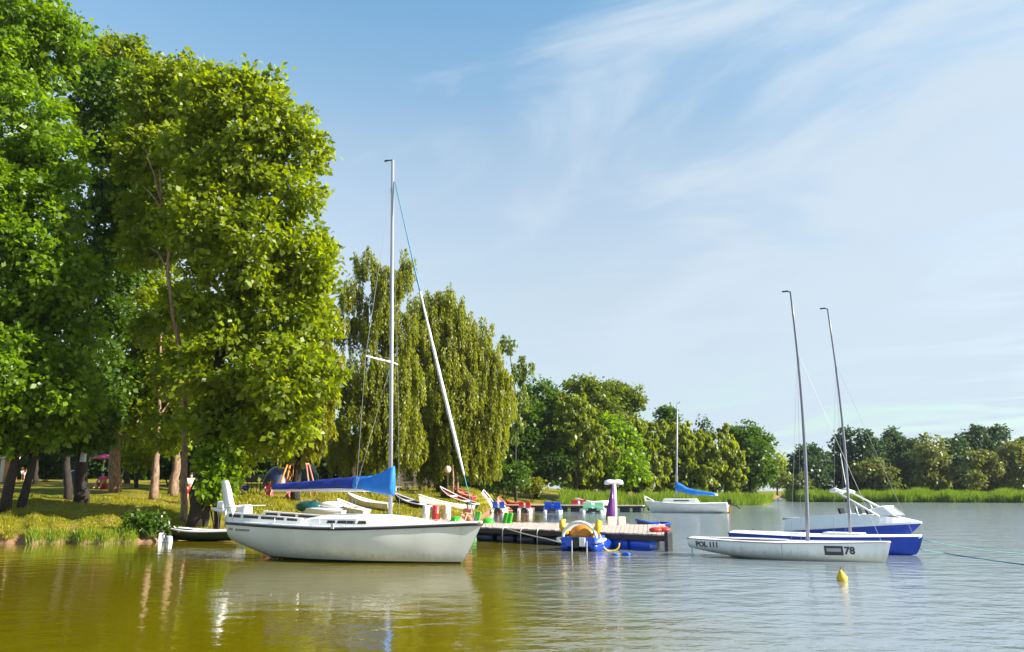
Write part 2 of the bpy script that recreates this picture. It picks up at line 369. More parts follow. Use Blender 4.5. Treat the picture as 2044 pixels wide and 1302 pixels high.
NSEED = [100]
def tree(name, label, px, d, blobs, lm, bark='bark', r0=.22, lean=None, leaf=.3, ratio=.72, lai=2.3, cl=.6, droop=0.0, cat='tree', group=None, limbs=True, path=None, depth=.8, twigs=True, forks=()):
    """blobs: (px, py, radius px[, depth offset]) measured at the tree's own distance"""
    NSEED[0] += 1; rng = random.Random(NSEED[0])
    base = T(px, d)
    root = thing(name, label, cat, base, 0, group)
    B = []
    for b in blobs:
        dd = d + (b[3] if len(b) > 3 else rng.uniform(-.5, .5) * b[2] / F * d)
        p = P(b[0], b[1], dd) - base; r = b[2] / F * dd * .93
        B.append((tuple(p), (r, r * depth, r * (b[4] if len(b) > 4 else .95))))
    if path is None:
        top = max(B, key=lambda q: q[0][2]); tz = top[0][2]
        mx = sum(q[0][0] for q in B) / len(B)
        ex = lean if lean is not None else mx * .6
        path = [(0, 0, -.15), (ex * .12, 0, tz * .15), (ex * .35, 0, tz * .4), (ex * .75, 0, tz * .7), (top[0][0] * .8 + ex * .2, top[0][1] * .5, tz)]
    else:
        path = [tuple(P(a, b_, dd) - base) for a, b_, dd in path]; path[0] = (path[0][0], path[0][1], -.15)
    mb = MB(); n = len(path)
    rr = [max(.03, r0 * (1.0 - .85 * (i / (n - 1)) ** 1.3)) for i in range(n)]; rr[0] *= 1.25
    # refine the path with a little wobble
    pts = []; rad = []
    for i in range(n - 1):
        a, b_ = Vector(path[i]), Vector(path[i + 1])
        for k in range(4):
            u = k / 4; p = a.lerp(b_, u)
            if i or k: p += Vector((rng.uniform(-1, 1), rng.uniform(-1, 1), 0)) * r0 * .28
            pts.append(p); rad.append((rr[i] * (1 - u) + rr[i + 1] * u) * rng.uniform(.93, 1.07))
    pts.append(Vector(path[-1])); rad.append(rr[-1])
    mb.tube(pts, rad, 9)
    for fk in forks: mb.tube([P(*q) - base for q in fk], [.055, .04, .02][:len(fk)], 6)
    if limbs:
        for (c, r) in B:
            c = Vector(c)
            zt = max(.9, c.z - max(1.2, Vector((c.x, c.y, 0)).length * .6))
            j = min(range(len(pts)), key=lambda i: abs(pts[i].z - zt))
            a = pts[j]; mid = a.lerp(c, .5) + Vector((rng.uniform(-.2, .2), rng.uniform(-.2, .2), .15)) * r[0]
            ra = min(rad[j] * .55, .05 + .035 * r[0])
            if (c - a).length > .3: mb.tube([a, mid, c], [ra, ra * .7, ra * .35], 6)
            if twigs:
                for k in range(3):
                    e = c + Vector((rng.uniform(-1, 1) * r[0], rng.uniform(-1, 1) * r[1], rng.uniform(-.2, .9) * r[2])) * .75
                    mb.tube([mid.lerp(c, .6), e], [ra * .45, ra * .15], 5)
    mb.build('trunk', M[bark], root, smooth=True)
    crown('crown', B, LM[lm], root, leaf, ratio, lai, cl, NSEED[0], droop)
    return root

def bush(name, label, px, d, blobs, lm, leaf=.25, lai=2.5, cl=.4, cat='bush', group=None, droop=0.0, ratio=.7):
    NSEED[0] += 1; rng = random.Random(NSEED[0])
    base = T(px, d); root = thing(name, label, cat, base, 0, group); B = []
    for b in blobs:
        dd = d + (b[3] if len(b) > 3 else 0); r = b[2] / F * dd * .93
        B.append((tuple(P(b[0], b[1], dd) - base), (r, r * .85, r * (b[4] if len(b) > 4 else .9))))
    if cat == 'thicket':
        xs = sorted(q[0][0] for q in B); rr = B[0][1][0]
        for k in range(9):
            x = xs[0] + (xs[-1] - xs[0]) * k / 8; g = ground(base.x + x, base.y) - base.z
            B.append(((x, rng.uniform(-.5, .5), g + .45 * rr), (rr * .9, rr * .7, rr * .75)))
    mb = MB()
    for (c, r) in B:
        for k in range(3): mb.tube([(rng.uniform(-.1, .1), rng.uniform(-.1, .1), -.1), Vector(c) * .6 + Vector((rng.uniform(-.2, .2), 0, 0)), Vector(c) + Vector((rng.uniform(-.5, .5) * r[0], 0, .3 * r[2]))], [.035, .025, .01], 5)
    mb.build('stems', M['bark'], root)
    crown('foliage', B, LM[lm], root, leaf, ratio, lai, cl, NSEED[0], droop)
    return root

# --- near trees on the left bank
tree('broadleaf_tree', 'large bright green broadleaf tree filling the left edge on a dark trunk leaning left', 15, 41,
     [(20, -40, 120), (-80, 140, 140), (70, 110, 95), (115, 70, 60), (20, 255, 120), (105, 320, 82), (-60, 400, 130), (60, 450, 105), (125, 560, 78), (10, 590, 120), (-90, 650, 120), (110, 665, 85), (30, 745, 100), (135, 770, 66), (-60, 800, 80), (75, 845, 46), (10, 860, 45), (-50, 850, 60), (100, 870, 30), (45, 878, 28)],
     'maple', r0=.23, leaf=.29, lai=2.3, cl=.55, path=[(12, 1005, 41), (32, 900, 41), (40, 700, 41), (30, 400, 41), (20, 50, 41)])
tree('broadleaf_tree', 'slim dark leaning tree crossing the leftmost trunk of the bank', 40, 41.5,
     [(90, 800, 55, .8), (150, 840, 42, .5), (30, 880, 30, .5)], 'maple', r0=.19, leaf=.29, cl=.55, path=[(42, 1003, 41.5), (62, 940, 41.5), (80, 860, 41.7), (100, 740, 42), (110, 640, 42.3)])
tree('broadleaf_tree', 'dark thick trunked tree with a white notice pinned on its bark', 166, 45,
     [(215, 190, 85, 1), (245, 330, 85, 1.5), (215, 450, 75, 1), (180, 540, 60, 0), (190, 800, 60, 0), (200, 860, 40, -1), (140, 875, 30, -1), (180, 715, 55, 1), (165, 850, 40, -1), (235, 560, 45, 3), (215, 640, 45, 2), (250, 770, 50, 4), (270, 500, 50, 4)],
     'deep', r0=.33, leaf=.29, lai=2.3, cl=.55, path=[(164, 992, 45), (166, 900, 45), (172, 750, 45), (190, 500, 45.5), (215, 180, 46)])  # darker leaf colour stands in for shade from the crowns at right
tree('broadleaf_tree', 'thin dark tree close beside the trunk with the white notice', 137, 47,
     [(140, 820, 45, 0), (120, 770, 50, 1)], 'deep', r0=.2, leaf=.29, cl=.55, path=[(137, 985, 47), (135, 900, 47), (128, 800, 47), (120, 700, 47)])  # leaf colour darkened here too in place of cast shade
tree('broadleaf_tree', 'tall stout tree with a knotted trunk lit on its right side, before the red figure', 232, 53,
     [(190, 130, 65), (250, 125, 58), (300, 150, 55), (280, 240, 80), (205, 270, 60), (260, 400, 70), (300, 560, 50), (280, 700, 55), (300, 850, 45, 2), (240, 800, 45, 2), (290, 770, 40, 1)],
     'alder', 'palebark', r0=.34, leaf=.29, lai=2.4, cl=.55, path=[(231, 974, 53), (230, 880, 53), (232, 800, 53), (236, 560, 53), (245, 140, 53)])
tree('broadleaf_tree', 'medium trunk tree with bright lit bark between the stout tree and the slender one', 308, 48,
     [(310, 640, 70, 2), (300, 820, 60, 2), (350, 780, 60, 2), (330, 720, 60, 3)], 'alder', 'palebark', r0=.22, leaf=.29, cl=.55, path=[(306, 995, 48), (312, 920, 48), (318, 830, 48), (322, 620, 48.5)])
tree('broadleaf_tree', 'pale broad based trunk just left of the slender dark tree', 346, 51,
     [(360, 840, 50, 1), (390, 780, 60, 2), (340, 660, 50, 2), (380, 690, 60, 2)], 'alder', 'palebark', r0=.28, leaf=.29, cl=.55, path=[(344, 990, 51), (352, 920, 51), (358, 830, 51), (366, 640, 51.5)])
tree('broadleaf_tree', 'slender dark tree with a pale forked stem showing through its leaves', 368, 40,
     [(300, 200, 70, 3), (360, 180, 75, 3), (280, 300, 70, 3), (350, 320, 80, 3), (300, 420, 60, 3), (280, 505, 45, 2.5), (360, 470, 70, 3), (370, 620, 55, 2), (300, 660, 35, 2.5), (370, 750, 55, 2), (330, 860, 42, 2)],
     'alder', 'palebark', r0=.15, leaf=.29, lai=2.3, cl=.55, limbs=False, forks=[[(334, 540, 38.6), (316, 505, 38.7), (296, 492, 39)], [(322, 400, 38.5), (320, 360, 38.5), (318, 338, 38.6)], [(326, 420, 38.5), (300, 385, 38.7), (284, 372, 39)], [(322, 410, 38.5), (336, 395, 38.6)], [(352, 660, 39), (338, 650, 39)]], path=[(368, 1016, 40), (370, 900, 40), (366, 760, 39.6), (352, 660, 39.0), (334, 540, 38.6), (338, 500, 38.6), (322, 400, 38.6), (292, 300, 38.8)])
tree('broadleaf_tree', 'large sunlit broadleaf tree leaning out over the water behind the yacht stern', 393, 39,
     [(405, 190, 70), (470, 180, 55), (535, 175, 42), (500, 240, 75), (560, 265, 65), (610, 300, 52), (475, 330, 95), (575, 385, 72), (400, 300, 70), (410, 440, 95), (510, 480, 100), (600, 500, 62), (630, 540, 42), (430, 600, 95), (545, 620, 95), (625, 640, 52), (450, 730, 95), (560, 745, 90), (630, 760, 50), (490, 845, 80), (580, 840, 62), (430, 840, 50)],
     'alder', 'bark', r0=.42, leaf=.29, lai=2.3, cl=.55, path=[(392, 1036, 39), (405, 960, 39), (425, 860, 39), (438, 720, 39.3), (470, 500, 39.6), (505, 210, 40)])
tree('willow_tree', 'yellow green drooping tree at the right edge of the tall near group', 590, 56,
     [(610, 560, 62), (640, 640, 48), (600, 700, 70), (650, 720, 42), (620, 800, 60), (570, 860, 50), (630, 870, 42), (640, 500, 40), (650, 790, 30)],
     'yellow', r0=.28, leaf=.30, ratio=.4, lai=2.3, cl=.55, droop=1.2)
bush('bush', 'leafy green bush growing against the leaning trunk behind the yacht rudder', 432, 38.6, [(440, 950, 34), (425, 985, 26), (455, 900, 28), (410, 925, 22)], 'maple', leaf=.26)
bush('bush', 'dark low bush overhanging the end of the grassy bank', 292, 35.2, [(285, 1042, 20), (308, 1048, 18), (262, 1040, 13), (322, 1056, 10)], 'deep', leaf=.17, cl=.3)
tree('broadleaf_tree', 'added broadleaf tree shading the lawn behind the bush and the leaning trunk', 462, 63, [(440, 800, 55), (500, 800, 55), (470, 730, 65), (430, 870, 36), (510, 870, 40), (540, 740, 50)], 'shade', r0=.26, leaf=.34, lai=2.6)  # added tree, put here to shade the lawn and darken the background
tree('broadleaf_tree', 'added broadleaf tree shading the lawn behind the stout knotted trunk by the parasol', 252, 72, [(220, 840, 45), (280, 830, 45), (250, 770, 55), (190, 800, 45), (310, 780, 45)], 'shade', r0=.24, leaf=.36, lai=2.6)  # another added tree for lawn shade and a darker backdrop
tree('broadleaf_tree', 'added shade tree between the two leftmost leaning trunks far behind', 70, 70, [(40, 850, 40), (100, 850, 40), (70, 790, 50), (10, 830, 40)], 'shade', r0=.2, leaf=.36, lai=2.6)  # added likewise to darken the park behind the trunks
# --- shaded thicket behind the near trunks
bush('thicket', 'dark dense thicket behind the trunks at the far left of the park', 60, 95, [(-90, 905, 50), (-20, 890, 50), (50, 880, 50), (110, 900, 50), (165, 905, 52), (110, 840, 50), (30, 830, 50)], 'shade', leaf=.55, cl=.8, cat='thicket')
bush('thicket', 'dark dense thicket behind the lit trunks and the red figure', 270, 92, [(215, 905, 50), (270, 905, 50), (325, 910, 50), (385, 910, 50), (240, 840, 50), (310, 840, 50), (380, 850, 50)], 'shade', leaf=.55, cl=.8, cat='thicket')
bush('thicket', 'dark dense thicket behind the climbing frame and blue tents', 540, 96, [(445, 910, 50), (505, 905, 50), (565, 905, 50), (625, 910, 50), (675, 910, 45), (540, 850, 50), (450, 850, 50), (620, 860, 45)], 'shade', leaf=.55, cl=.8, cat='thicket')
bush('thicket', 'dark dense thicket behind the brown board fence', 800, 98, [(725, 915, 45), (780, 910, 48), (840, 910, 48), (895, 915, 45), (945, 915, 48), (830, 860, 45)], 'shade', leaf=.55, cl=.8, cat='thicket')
bush('bush', 'sunlit leafy bush between the stout tree and the bright barked trunk', 272, 60, [(262, 900, 24), (285, 895, 26), (275, 925, 22)], 'alder', leaf=.34, cl=.5)
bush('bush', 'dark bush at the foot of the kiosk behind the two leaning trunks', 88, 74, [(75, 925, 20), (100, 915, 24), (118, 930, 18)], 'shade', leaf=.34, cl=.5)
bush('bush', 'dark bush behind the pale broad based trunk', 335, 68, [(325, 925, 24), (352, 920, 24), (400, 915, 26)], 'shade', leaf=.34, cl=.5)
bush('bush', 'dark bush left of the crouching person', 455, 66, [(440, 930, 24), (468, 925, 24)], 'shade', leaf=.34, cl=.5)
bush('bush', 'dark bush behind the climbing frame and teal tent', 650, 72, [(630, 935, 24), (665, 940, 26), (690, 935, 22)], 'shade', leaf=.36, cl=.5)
# --- weeping birches
tree('birch_tree', 'weeping birch with a white crooked trunk behind the yacht mast', 712, 66,
     [(735, 535, 30), (700, 590, 30), (690, 660, 26), (775, 575, 38), (812, 530, 20), (800, 560, 24), (750, 650, 52), (800, 660, 45), (735, 750, 55), (795, 740, 50), (720, 850, 55), (790, 830, 55), (690, 900, 40), (760, 900, 50), (825, 770, 30), (770, 780, 55), (700, 780, 35), (770, 870, 50), (815, 880, 38)],
     'birch', 'birch', r0=.24, leaf=.24, ratio=.36, lai=2.0, cl=.5, droop=2.0, path=[(712, 975, 66), (708, 940, 66), (724, 870, 66), (745, 700, 66), (790, 540, 66)])
tree('birch_tree', 'broad weeping birch behind the forestay with a dark stout trunk', 884, 72,
     [(850, 630, 45), (895, 620, 40), (870, 700, 70), (925, 680, 52), (960, 730, 48), (985, 770, 40), (900, 790, 80), (960, 830, 60), (860, 850, 70), (920, 890, 60), (985, 860, 36), (830, 900, 45), (965, 900, 42), (880, 660, 50), (840, 760, 50), (940, 760, 50), (1000, 810, 30), (870, 910, 45)],
     'birch', 'bark', r0=.5, leaf=.25, ratio=.36, lai=2.4, cl=.52, droop=2.2)
tree('birch_tree', 'thin sparse birch with bare twigs right of the weeping birches', 1030, 96,
     [(1012, 690, 20), (1050, 735, 20), (1025, 750, 26), (1032, 800, 34), (1010, 850, 36)], 'olive', 'bark', r0=.16, leaf=.34, ratio=.5, lai=1.2, cl=.8, droop=1.2)

# --- trees across the bay, middle distance
def mid(name, label, px, d, blobs, lm, **kw):
    blobs = [(b[0], b[1] + (2 if b[1] < 860 else 0), b[2] * 1.12) for b in blobs]
    k = dict(r0=.3, leaf=.44, lai=2.9, cl=.9); k.update(kw)
    return tree(name, label, px, d, blobs, lm, **k)
mid('broadleaf_tree', 'dark green tree with a rounded tip right of the sparse birch', 1072, 108, [(1078, 795, 36), (1062, 840, 44), (1095, 850, 40), (1045, 890, 45), (1090, 910, 50), (1020, 930, 42)], 'deep')
mid('willow_tree', 'yellow green willow spreading low behind the blue pedal boat', 1150, 106, [(1140, 815, 42), (1120, 860, 45), (1165, 865, 46), (1110, 910, 44), (1160, 920, 46), (1195, 900, 38)], 'willow', droop=.6, ratio=.6)
mid('broadleaf_tree', 'tall olive tree with a rounded top reaching highest of the middle wood', 1205, 124, [(1150, 780, 26), (1185, 790, 36), (1225, 795, 36), (1255, 790, 24), (1268, 808, 14), (1200, 840, 45), (1235, 860, 40), (1165, 830, 40)], 'olive')
mid('broadleaf_tree', 'bright green tree between the olive tree and the drooping willow', 1230, 112, [(1225, 870, 36), (1245, 900, 36), (1220, 925, 40), (1255, 940, 30)], 'maple')
mid('willow_tree', 'pale topped willow left of the far sailboat mast', 1285, 116, [(1270, 860, 26), (1290, 875, 30), (1275, 915, 38), (1300, 930, 34), (1285, 955, 28)], 'willow', droop=.6, ratio=.6)
mid('conifer_tree', 'dark blue green treetop rising just left of the far sailboat mast', 1335, 140, [(1333, 822, 15), (1330, 840, 20), (1338, 860, 24), (1335, 900, 30)], 'deep')
mid('willow_tree', 'golden green willow directly behind the far sailboat mast', 1335, 120, [(1320, 870, 36), (1350, 880, 36), (1330, 915, 42), (1365, 920, 36), (1335, 955, 34)], 'willow', droop=.6, ratio=.6)
mid('broadleaf_tree', 'wispy bare topped tree peeping over the golden willows', 1405, 140, [(1403, 842, 9), (1412, 855, 8), (1405, 880, 24)], 'far', lai=1.2)
mid('willow_tree', 'golden green willow behind the blue sail cover of the far sailboat', 1398, 121, [(1390, 885, 34), (1420, 890, 32), (1395, 925, 38), (1425, 935, 34), (1400, 958, 28)], 'willow', droop=.6, ratio=.6)
mid('willow_tree', 'narrow golden willow at the right end of the willow row', 1450, 123, [(1445, 880, 26), (1458, 910, 30), (1440, 930, 28), (1460, 950, 26)], 'willow', droop=.6, ratio=.6)
mid('broadleaf_tree', 'rounded dark green tree closing the right end of the middle wood', 1500, 128, [(1470, 865, 16), (1490, 870, 24), (1515, 890, 26), (1498, 910, 36), (1480, 940, 32), (1520, 935, 28)], 'deep')
mid('broadleaf_tree', 'small green tree at the tip of the headland beside the inlet', 1552, 270, [(1550, 925, 14), (1562, 935, 14), (1540, 942, 16), (1552, 955, 18)], 'alder', leaf=.8, cl=1.6)
bush('bush', 'yellow green rounded shrub at the waterside left of the blue pedal boat', 1062, 101, [(1055, 968, 18), (1075, 972, 16)], 'yellow', leaf=.3)
bush('bush', 'dark waterside shrub below the broad weeping birch', 1000, 92, [(985, 945, 30), (1015, 950, 28), (960, 955, 26), (1035, 950, 26)], 'deep', leaf=.36, cl=.6)
bush('bush', 'light green shrub standing behind the T topped pedal boat', 1160, 111, [(1140, 960, 24), (1175, 955, 28), (1200, 962, 22)], 'yellow', leaf=.36, cl=.6)
bush('bush', 'dark green undergrowth below the olive tree by the reeds', 1260, 117, [(1240, 960, 26), (1270, 962, 24)], 'deep', leaf=.36, cl=.6)
bush('bush', 'dark green undergrowth below the willow row by the reeds', 1370, 126, [(1340, 962, 22), (1380, 962, 22), (1420, 962, 22)], 'deep', leaf=.4, cl=.6)
bush('bush', 'dark green undergrowth below the rounded tree at the end of the wood', 1480, 131, [(1460, 962, 18), (1500, 960, 22)], 'deep', leaf=.4, cl=.6)
# --- far shore on the right
def far(name, label, px, d, blobs, lm, **kw):
    k = dict(r0=.35, leaf=.62, lai=2.3, cl=1.15); k.update(kw)
    return tree(name, label, px, d, blobs, lm, **k)
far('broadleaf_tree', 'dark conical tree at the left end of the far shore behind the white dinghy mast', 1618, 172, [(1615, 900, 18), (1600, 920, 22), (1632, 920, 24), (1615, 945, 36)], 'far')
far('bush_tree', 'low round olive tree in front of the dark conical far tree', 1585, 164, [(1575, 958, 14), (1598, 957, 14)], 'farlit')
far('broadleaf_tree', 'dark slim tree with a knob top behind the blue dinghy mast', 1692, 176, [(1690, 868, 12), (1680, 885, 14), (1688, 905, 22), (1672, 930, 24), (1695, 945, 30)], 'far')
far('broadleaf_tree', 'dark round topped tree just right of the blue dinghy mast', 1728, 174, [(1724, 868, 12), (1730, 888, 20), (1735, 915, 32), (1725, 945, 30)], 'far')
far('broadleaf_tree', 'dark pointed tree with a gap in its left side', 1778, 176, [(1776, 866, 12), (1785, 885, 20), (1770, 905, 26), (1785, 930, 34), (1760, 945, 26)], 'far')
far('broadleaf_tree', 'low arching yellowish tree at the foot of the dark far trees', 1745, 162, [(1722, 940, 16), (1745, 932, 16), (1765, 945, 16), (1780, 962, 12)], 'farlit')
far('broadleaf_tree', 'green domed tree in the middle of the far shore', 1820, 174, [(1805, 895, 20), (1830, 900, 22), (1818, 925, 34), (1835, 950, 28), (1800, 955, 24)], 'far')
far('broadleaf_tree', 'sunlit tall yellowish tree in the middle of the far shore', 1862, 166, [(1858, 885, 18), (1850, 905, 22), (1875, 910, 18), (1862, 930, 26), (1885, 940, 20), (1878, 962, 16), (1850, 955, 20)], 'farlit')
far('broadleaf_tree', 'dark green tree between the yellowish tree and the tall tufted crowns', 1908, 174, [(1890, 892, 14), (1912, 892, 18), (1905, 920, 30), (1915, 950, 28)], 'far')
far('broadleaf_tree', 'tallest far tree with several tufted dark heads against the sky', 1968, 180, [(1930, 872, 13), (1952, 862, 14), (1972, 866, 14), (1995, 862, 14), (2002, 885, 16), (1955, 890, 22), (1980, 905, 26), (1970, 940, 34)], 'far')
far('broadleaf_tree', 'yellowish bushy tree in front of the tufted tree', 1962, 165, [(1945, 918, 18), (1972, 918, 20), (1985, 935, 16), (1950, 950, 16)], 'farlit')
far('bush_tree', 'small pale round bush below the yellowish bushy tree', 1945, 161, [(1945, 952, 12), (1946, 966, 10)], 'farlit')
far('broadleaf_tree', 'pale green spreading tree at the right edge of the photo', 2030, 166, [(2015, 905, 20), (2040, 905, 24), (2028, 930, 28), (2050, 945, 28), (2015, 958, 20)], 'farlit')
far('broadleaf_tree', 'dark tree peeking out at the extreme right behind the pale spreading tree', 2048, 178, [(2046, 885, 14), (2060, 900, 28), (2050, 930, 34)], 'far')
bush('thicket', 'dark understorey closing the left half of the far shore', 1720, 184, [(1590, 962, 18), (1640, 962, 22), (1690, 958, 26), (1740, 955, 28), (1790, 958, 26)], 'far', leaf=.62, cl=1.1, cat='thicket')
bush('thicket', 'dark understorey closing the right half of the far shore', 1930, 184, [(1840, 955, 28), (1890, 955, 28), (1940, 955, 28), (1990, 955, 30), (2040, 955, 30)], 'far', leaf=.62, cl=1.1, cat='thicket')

# --- reeds and grass
def blades(name, px0, px1, s0, s1, n, hmin, hmax, w, lm, seed, label, cat, dens=None):
    rng = np.random.default_rng(seed)
    px = rng.uniform(px0, px1, n); s = s0 + (s1 - s0) * rng.uniform(0, 1, n) ** (dens or 1.0)
    if lm == 'grass':
        wx = px * .021; k = .55 + .3 * np.sin(wx * 2.1 + s * .55) * np.sin(s * .8 - wx) + .28 * np.sin(wx * 5.3 - s * 1.3 + 1) * np.cos(s * 1.9 + wx * 3) + np.where(s < 1.0, .2, 0)
        kp = rng.uniform(0, 1, n) < k * 1.15; px = px[kp]; s = s[kp]; n = len(px)
    y = shore(px) + s; x = (px - CX) / F * y * cs; z = np.maximum(hgt(px, s, y), -.05)
    pos = np.stack([x, y, z - .03], 1)
    d = unit(np.stack([rng.normal(0, .2, n), rng.normal(0, .2, n), np.ones(n)], 1)); a = rng.uniform(0, 6.28, n)
    nn = np.stack([np.cos(a), np.sin(a), np.full(n, .25)], 1)
    patch = np.clip(.5 + .32 * np.sin(px * .11 + s * .9) * np.sin(s * 1.3 + px * .037) + .3 * np.sin(px * .043 + 1) * np.sin(px * .071), 0, 1)
    Ls = rng.uniform(hmin, hmax, n) * (.6 + .62 * patch); Ws = np.full(n, w) * rng.uniform(.7, 1.3, n)
    v = leaf_verts(pos, d, nn, Ls, Ws, .08); q = np.arange(len(v)).reshape(-1, 4)
    tag(np_mesh(name, v, q, LM[lm], None, np.clip(.6 * rng.uniform(0, 1, n) + .4 * patch, 0, 1)), label, cat, kind='stuff')
blades('grass', -200, 520, 0.2, 16, 60000, .06, .17, .035, 'grass', 3, 'yellow green grass covering the shaded left bank', 'grass', 1.4)
blades('bank_reeds', 60, 285, -.2, 1.0, 1500, .12, .42, .025, 'reed', 4, 'taller bright green sedge along the left bank edge', 'reeds')
blades('meadow_grass', 480, 1040, 0.3, 30, 40000, .1, .28, .06, 'grass', 5, 'yellow grass on the slope behind the moored yacht', 'grass', 1.3)
blades('reeds', 1120, 1540, -1.5, 5, 16000, 1.4, 2.0, .09, 'reed', 6, 'lime green reeds lining the middle shore behind the far sailboat', 'reeds')
blades('reeds', 1566, 2150, -1.5, 7, 26000, 1.7, 2.3, .12, 'reed', 8, 'lime green reed belt along the far right shore', 'reeds')

# ---------------------------------------------------------------- boats
class Hull:
    def __init__(s, L, b, sh, ke, rb=.4, rs=.0, e1=.75, e2=1.3): s.L, s.b, s.sh, s.ke, s.rb, s.rs, s.e1, s.e2 = L, b, sh, ke, rb, rs, e1, e2
    def pt(s, t, u, side=-1):
        a = u * math.pi / 2; b = max(.012, curve(s.b, t)); k = curve(s.ke, t); h = curve(s.sh, t)
        y = b * math.sin(a) ** s.e1; z = k + (h - k) * (1 - math.cos(a)) ** (1 / s.e2)
        x = -s.L / 2 + s.L * t + s.rb * (u - 1) * max(0, (t - .6) / .4) ** 1.5 - s.rs * (u - 1) * max(0, (.35 - t) / .35) ** 1.5
        return Vector((x, y * side, z))
    def mesh(s, n=36, m=10):
        mb = MB(); rings = []
        for i in range(n + 1):
            t = i / n
            rings.append([s.pt(t, j / m, -1) for j in range(m, 0, -1)] + [s.pt(t, j / m, 1) for j in range(0, m + 1)])
        mb.loft(rings, closed=False)
        mb.add(rings[0], [tuple(range(len(rings[0])))])
        return mb
    def sheer(s, side, n=36, t0=0, t1=1, dy=0.0, dz=0.0):
        out = []
        for i in range(n + 1):
            p = s.pt(t0 + (t1 - t0) * i / n, 1, side); p.y += side * dy; p.z += dz; out.append(p)
        return out
    def deck(s, camber=.06, dz=-.015, t0=0, t1=1, n=30, m=8, inset=.0):
        mb = MB(); rings = []
        for i in range(n + 1):
            p = s.pt(t0 + (t1 - t0) * i / n, 1, 1); b = max(.005, p.y - inset)
            rings.append([Vector((p.x, -b + 2 * b * j / m, p.z + dz + camber * (1 - (2 * j / m - 1) ** 2))) for j in range(m + 1)])
        mb.loft(rings, closed=False); return mb
    def side(s, x, z, sd=-1, off=.006):
        t = (x + s.L / 2) / s.L; lo = 0
        for _ in range(12):
            a, b = 0.0, 1.0
            for _ in range(22):
                c = (a + b) / 2
                if s.pt(t, c, sd).z < z: a = c
                else: b = c
            p = s.pt(t, (a + b) / 2, sd); t = min(.995, max(.002, t + (x - p.x) / s.L))
        p.y += sd * off; return p
class Frame:
    """boat axis laid on the water between a stern point and a bow point"""
    def __init__(s, st, bo):
        s.A, s.B = st, bo; D = bo - st; s.L = math.hypot(D.x, D.y); s.c = Vector(((st.x + bo.x) / 2, (st.y + bo.y) / 2, 0)); s.rz = math.atan2(D.y, D.x)
    def at(s, px, py):
        u = (px - CX) / F; c = cs + kz(py) * sn; D = s.B - s.A
        t = (u * c * s.A.y - s.A.x) / (D.x - u * c * D.y); d = s.A.y + t * D.y
        return (t - .5) * s.L, Zof(py, d)
def text_mesh(txt, size):
    cu = bpy.data.curves.new('txt', 'FONT'); cu.body = txt; cu.size = size; cu.resolution_u = 3; cu.offset = size * .035
    o = bpy.data.objects.new('txt', cu); C.objects.link(o); bpy.context.view_layer.update()
    me = bpy.data.meshes.new_from_object(o.evaluated_get(bpy.context.evaluated_depsgraph_get()))
    bpy.data.objects.remove(o); bpy.data.curves.remove(cu); return me
def hull_text(name, txt, size, hull, x0, z0, m, parent, squash=1.0):
    me = text_mesh(txt, size)
    bm = bmesh.new(); bm.from_mesh(me); bmesh.ops.subdivide_edges(bm, edges=[e for e in bm.edges if e.calc_length() > .15], cuts=2); bm.to_mesh(me); bm.free()
    for v in me.vertices: v.co = hull.side(x0 + v.co.x * squash, z0 + v.co.y, -1, .016)
    me.materials.clear(); me.materials.append(m); me.name = name
    return link(name, me, parent)
def hull_patch(mb, hull, x0, x1, z0, z1, off=.006, n=6):
    g = [[hull.side(x0 + (x1 - x0) * i / n, z0 + (z1 - z0) * k / 5, -1, off) for k in range(6)] for i in range(n + 1)]
    mb.loft(g, closed=False)
def vane(px_dir=-1): pass

# ---- the white yacht
fr = Frame(P(493, 1040, 27.9), P(962, 1046, 24.3)); L = fr.L
yacht = thing('sailing_yacht', 'large white moored yacht with blue sail cover and furled white jib, nearest boat', 'sailboat', fr.c, fr.rz)
HY = Hull(L, [(0, .95), (.2, 1.30), (.42, 1.45), (.62, 1.2), (.80, .68), (.92, .27), (1, .015)], [(0, 1.08), (.3, 1.02), (.55, 1.0), (1, 1.16)],
          [(0, .42), (.1, .16), (.25, -.18), (.5, -.35), (.85, -.3), (1, -.25)], rb=1.0, rs=-.15, e1=.7, e2=1.15)
HY.mesh(44, 24).build('hull', M['hullgel'], yacht, smooth=True)
for sd in (-1, 1):
    mb = MB(); g_ = []
    for i in range(31):
        x = -L / 2 + L * (.16 + .775 * i / 30); g_.append([HY.side(x, z, sd, .006) for z in (-.03, .04, .085 - .03 * i / 30)])
    mb.loft(g_, closed=False); mb.build('boot_stripe', M['black'], yacht, smooth=True)
HY.deck(.09).build('deck', M['deck'], yacht, smooth=True)
mb = MB()
for sd in (-1, 1): mb.tube(HY.sheer(sd, 40, dy=.012, dz=-.01), .038, 6)
a, b = HY.pt(0, 1, -1), HY.pt(0, 1, 1); mb.tube([a, b], .038, 6)
mb.build('rub_rail', M['black'], yacht, smooth=True)
mb = MB()
for sd in (-1, 1): mb.tube(HY.sheer(sd, 40, dy=-.05, dz=.05), .035, 6)
mb.build('toe_rail', M['white'], yacht, smooth=True)
mb = MB()
hull_patch(mb, HY, fr.at(497, 1050)[0], fr.at(507, 1050)[0], .86, .93); hull_patch(mb, HY, fr.at(513, 1050)[0], fr.at(548, 1050)[0], .84, .91)
mb.build('stern_marking', M['markgrey'], yacht)
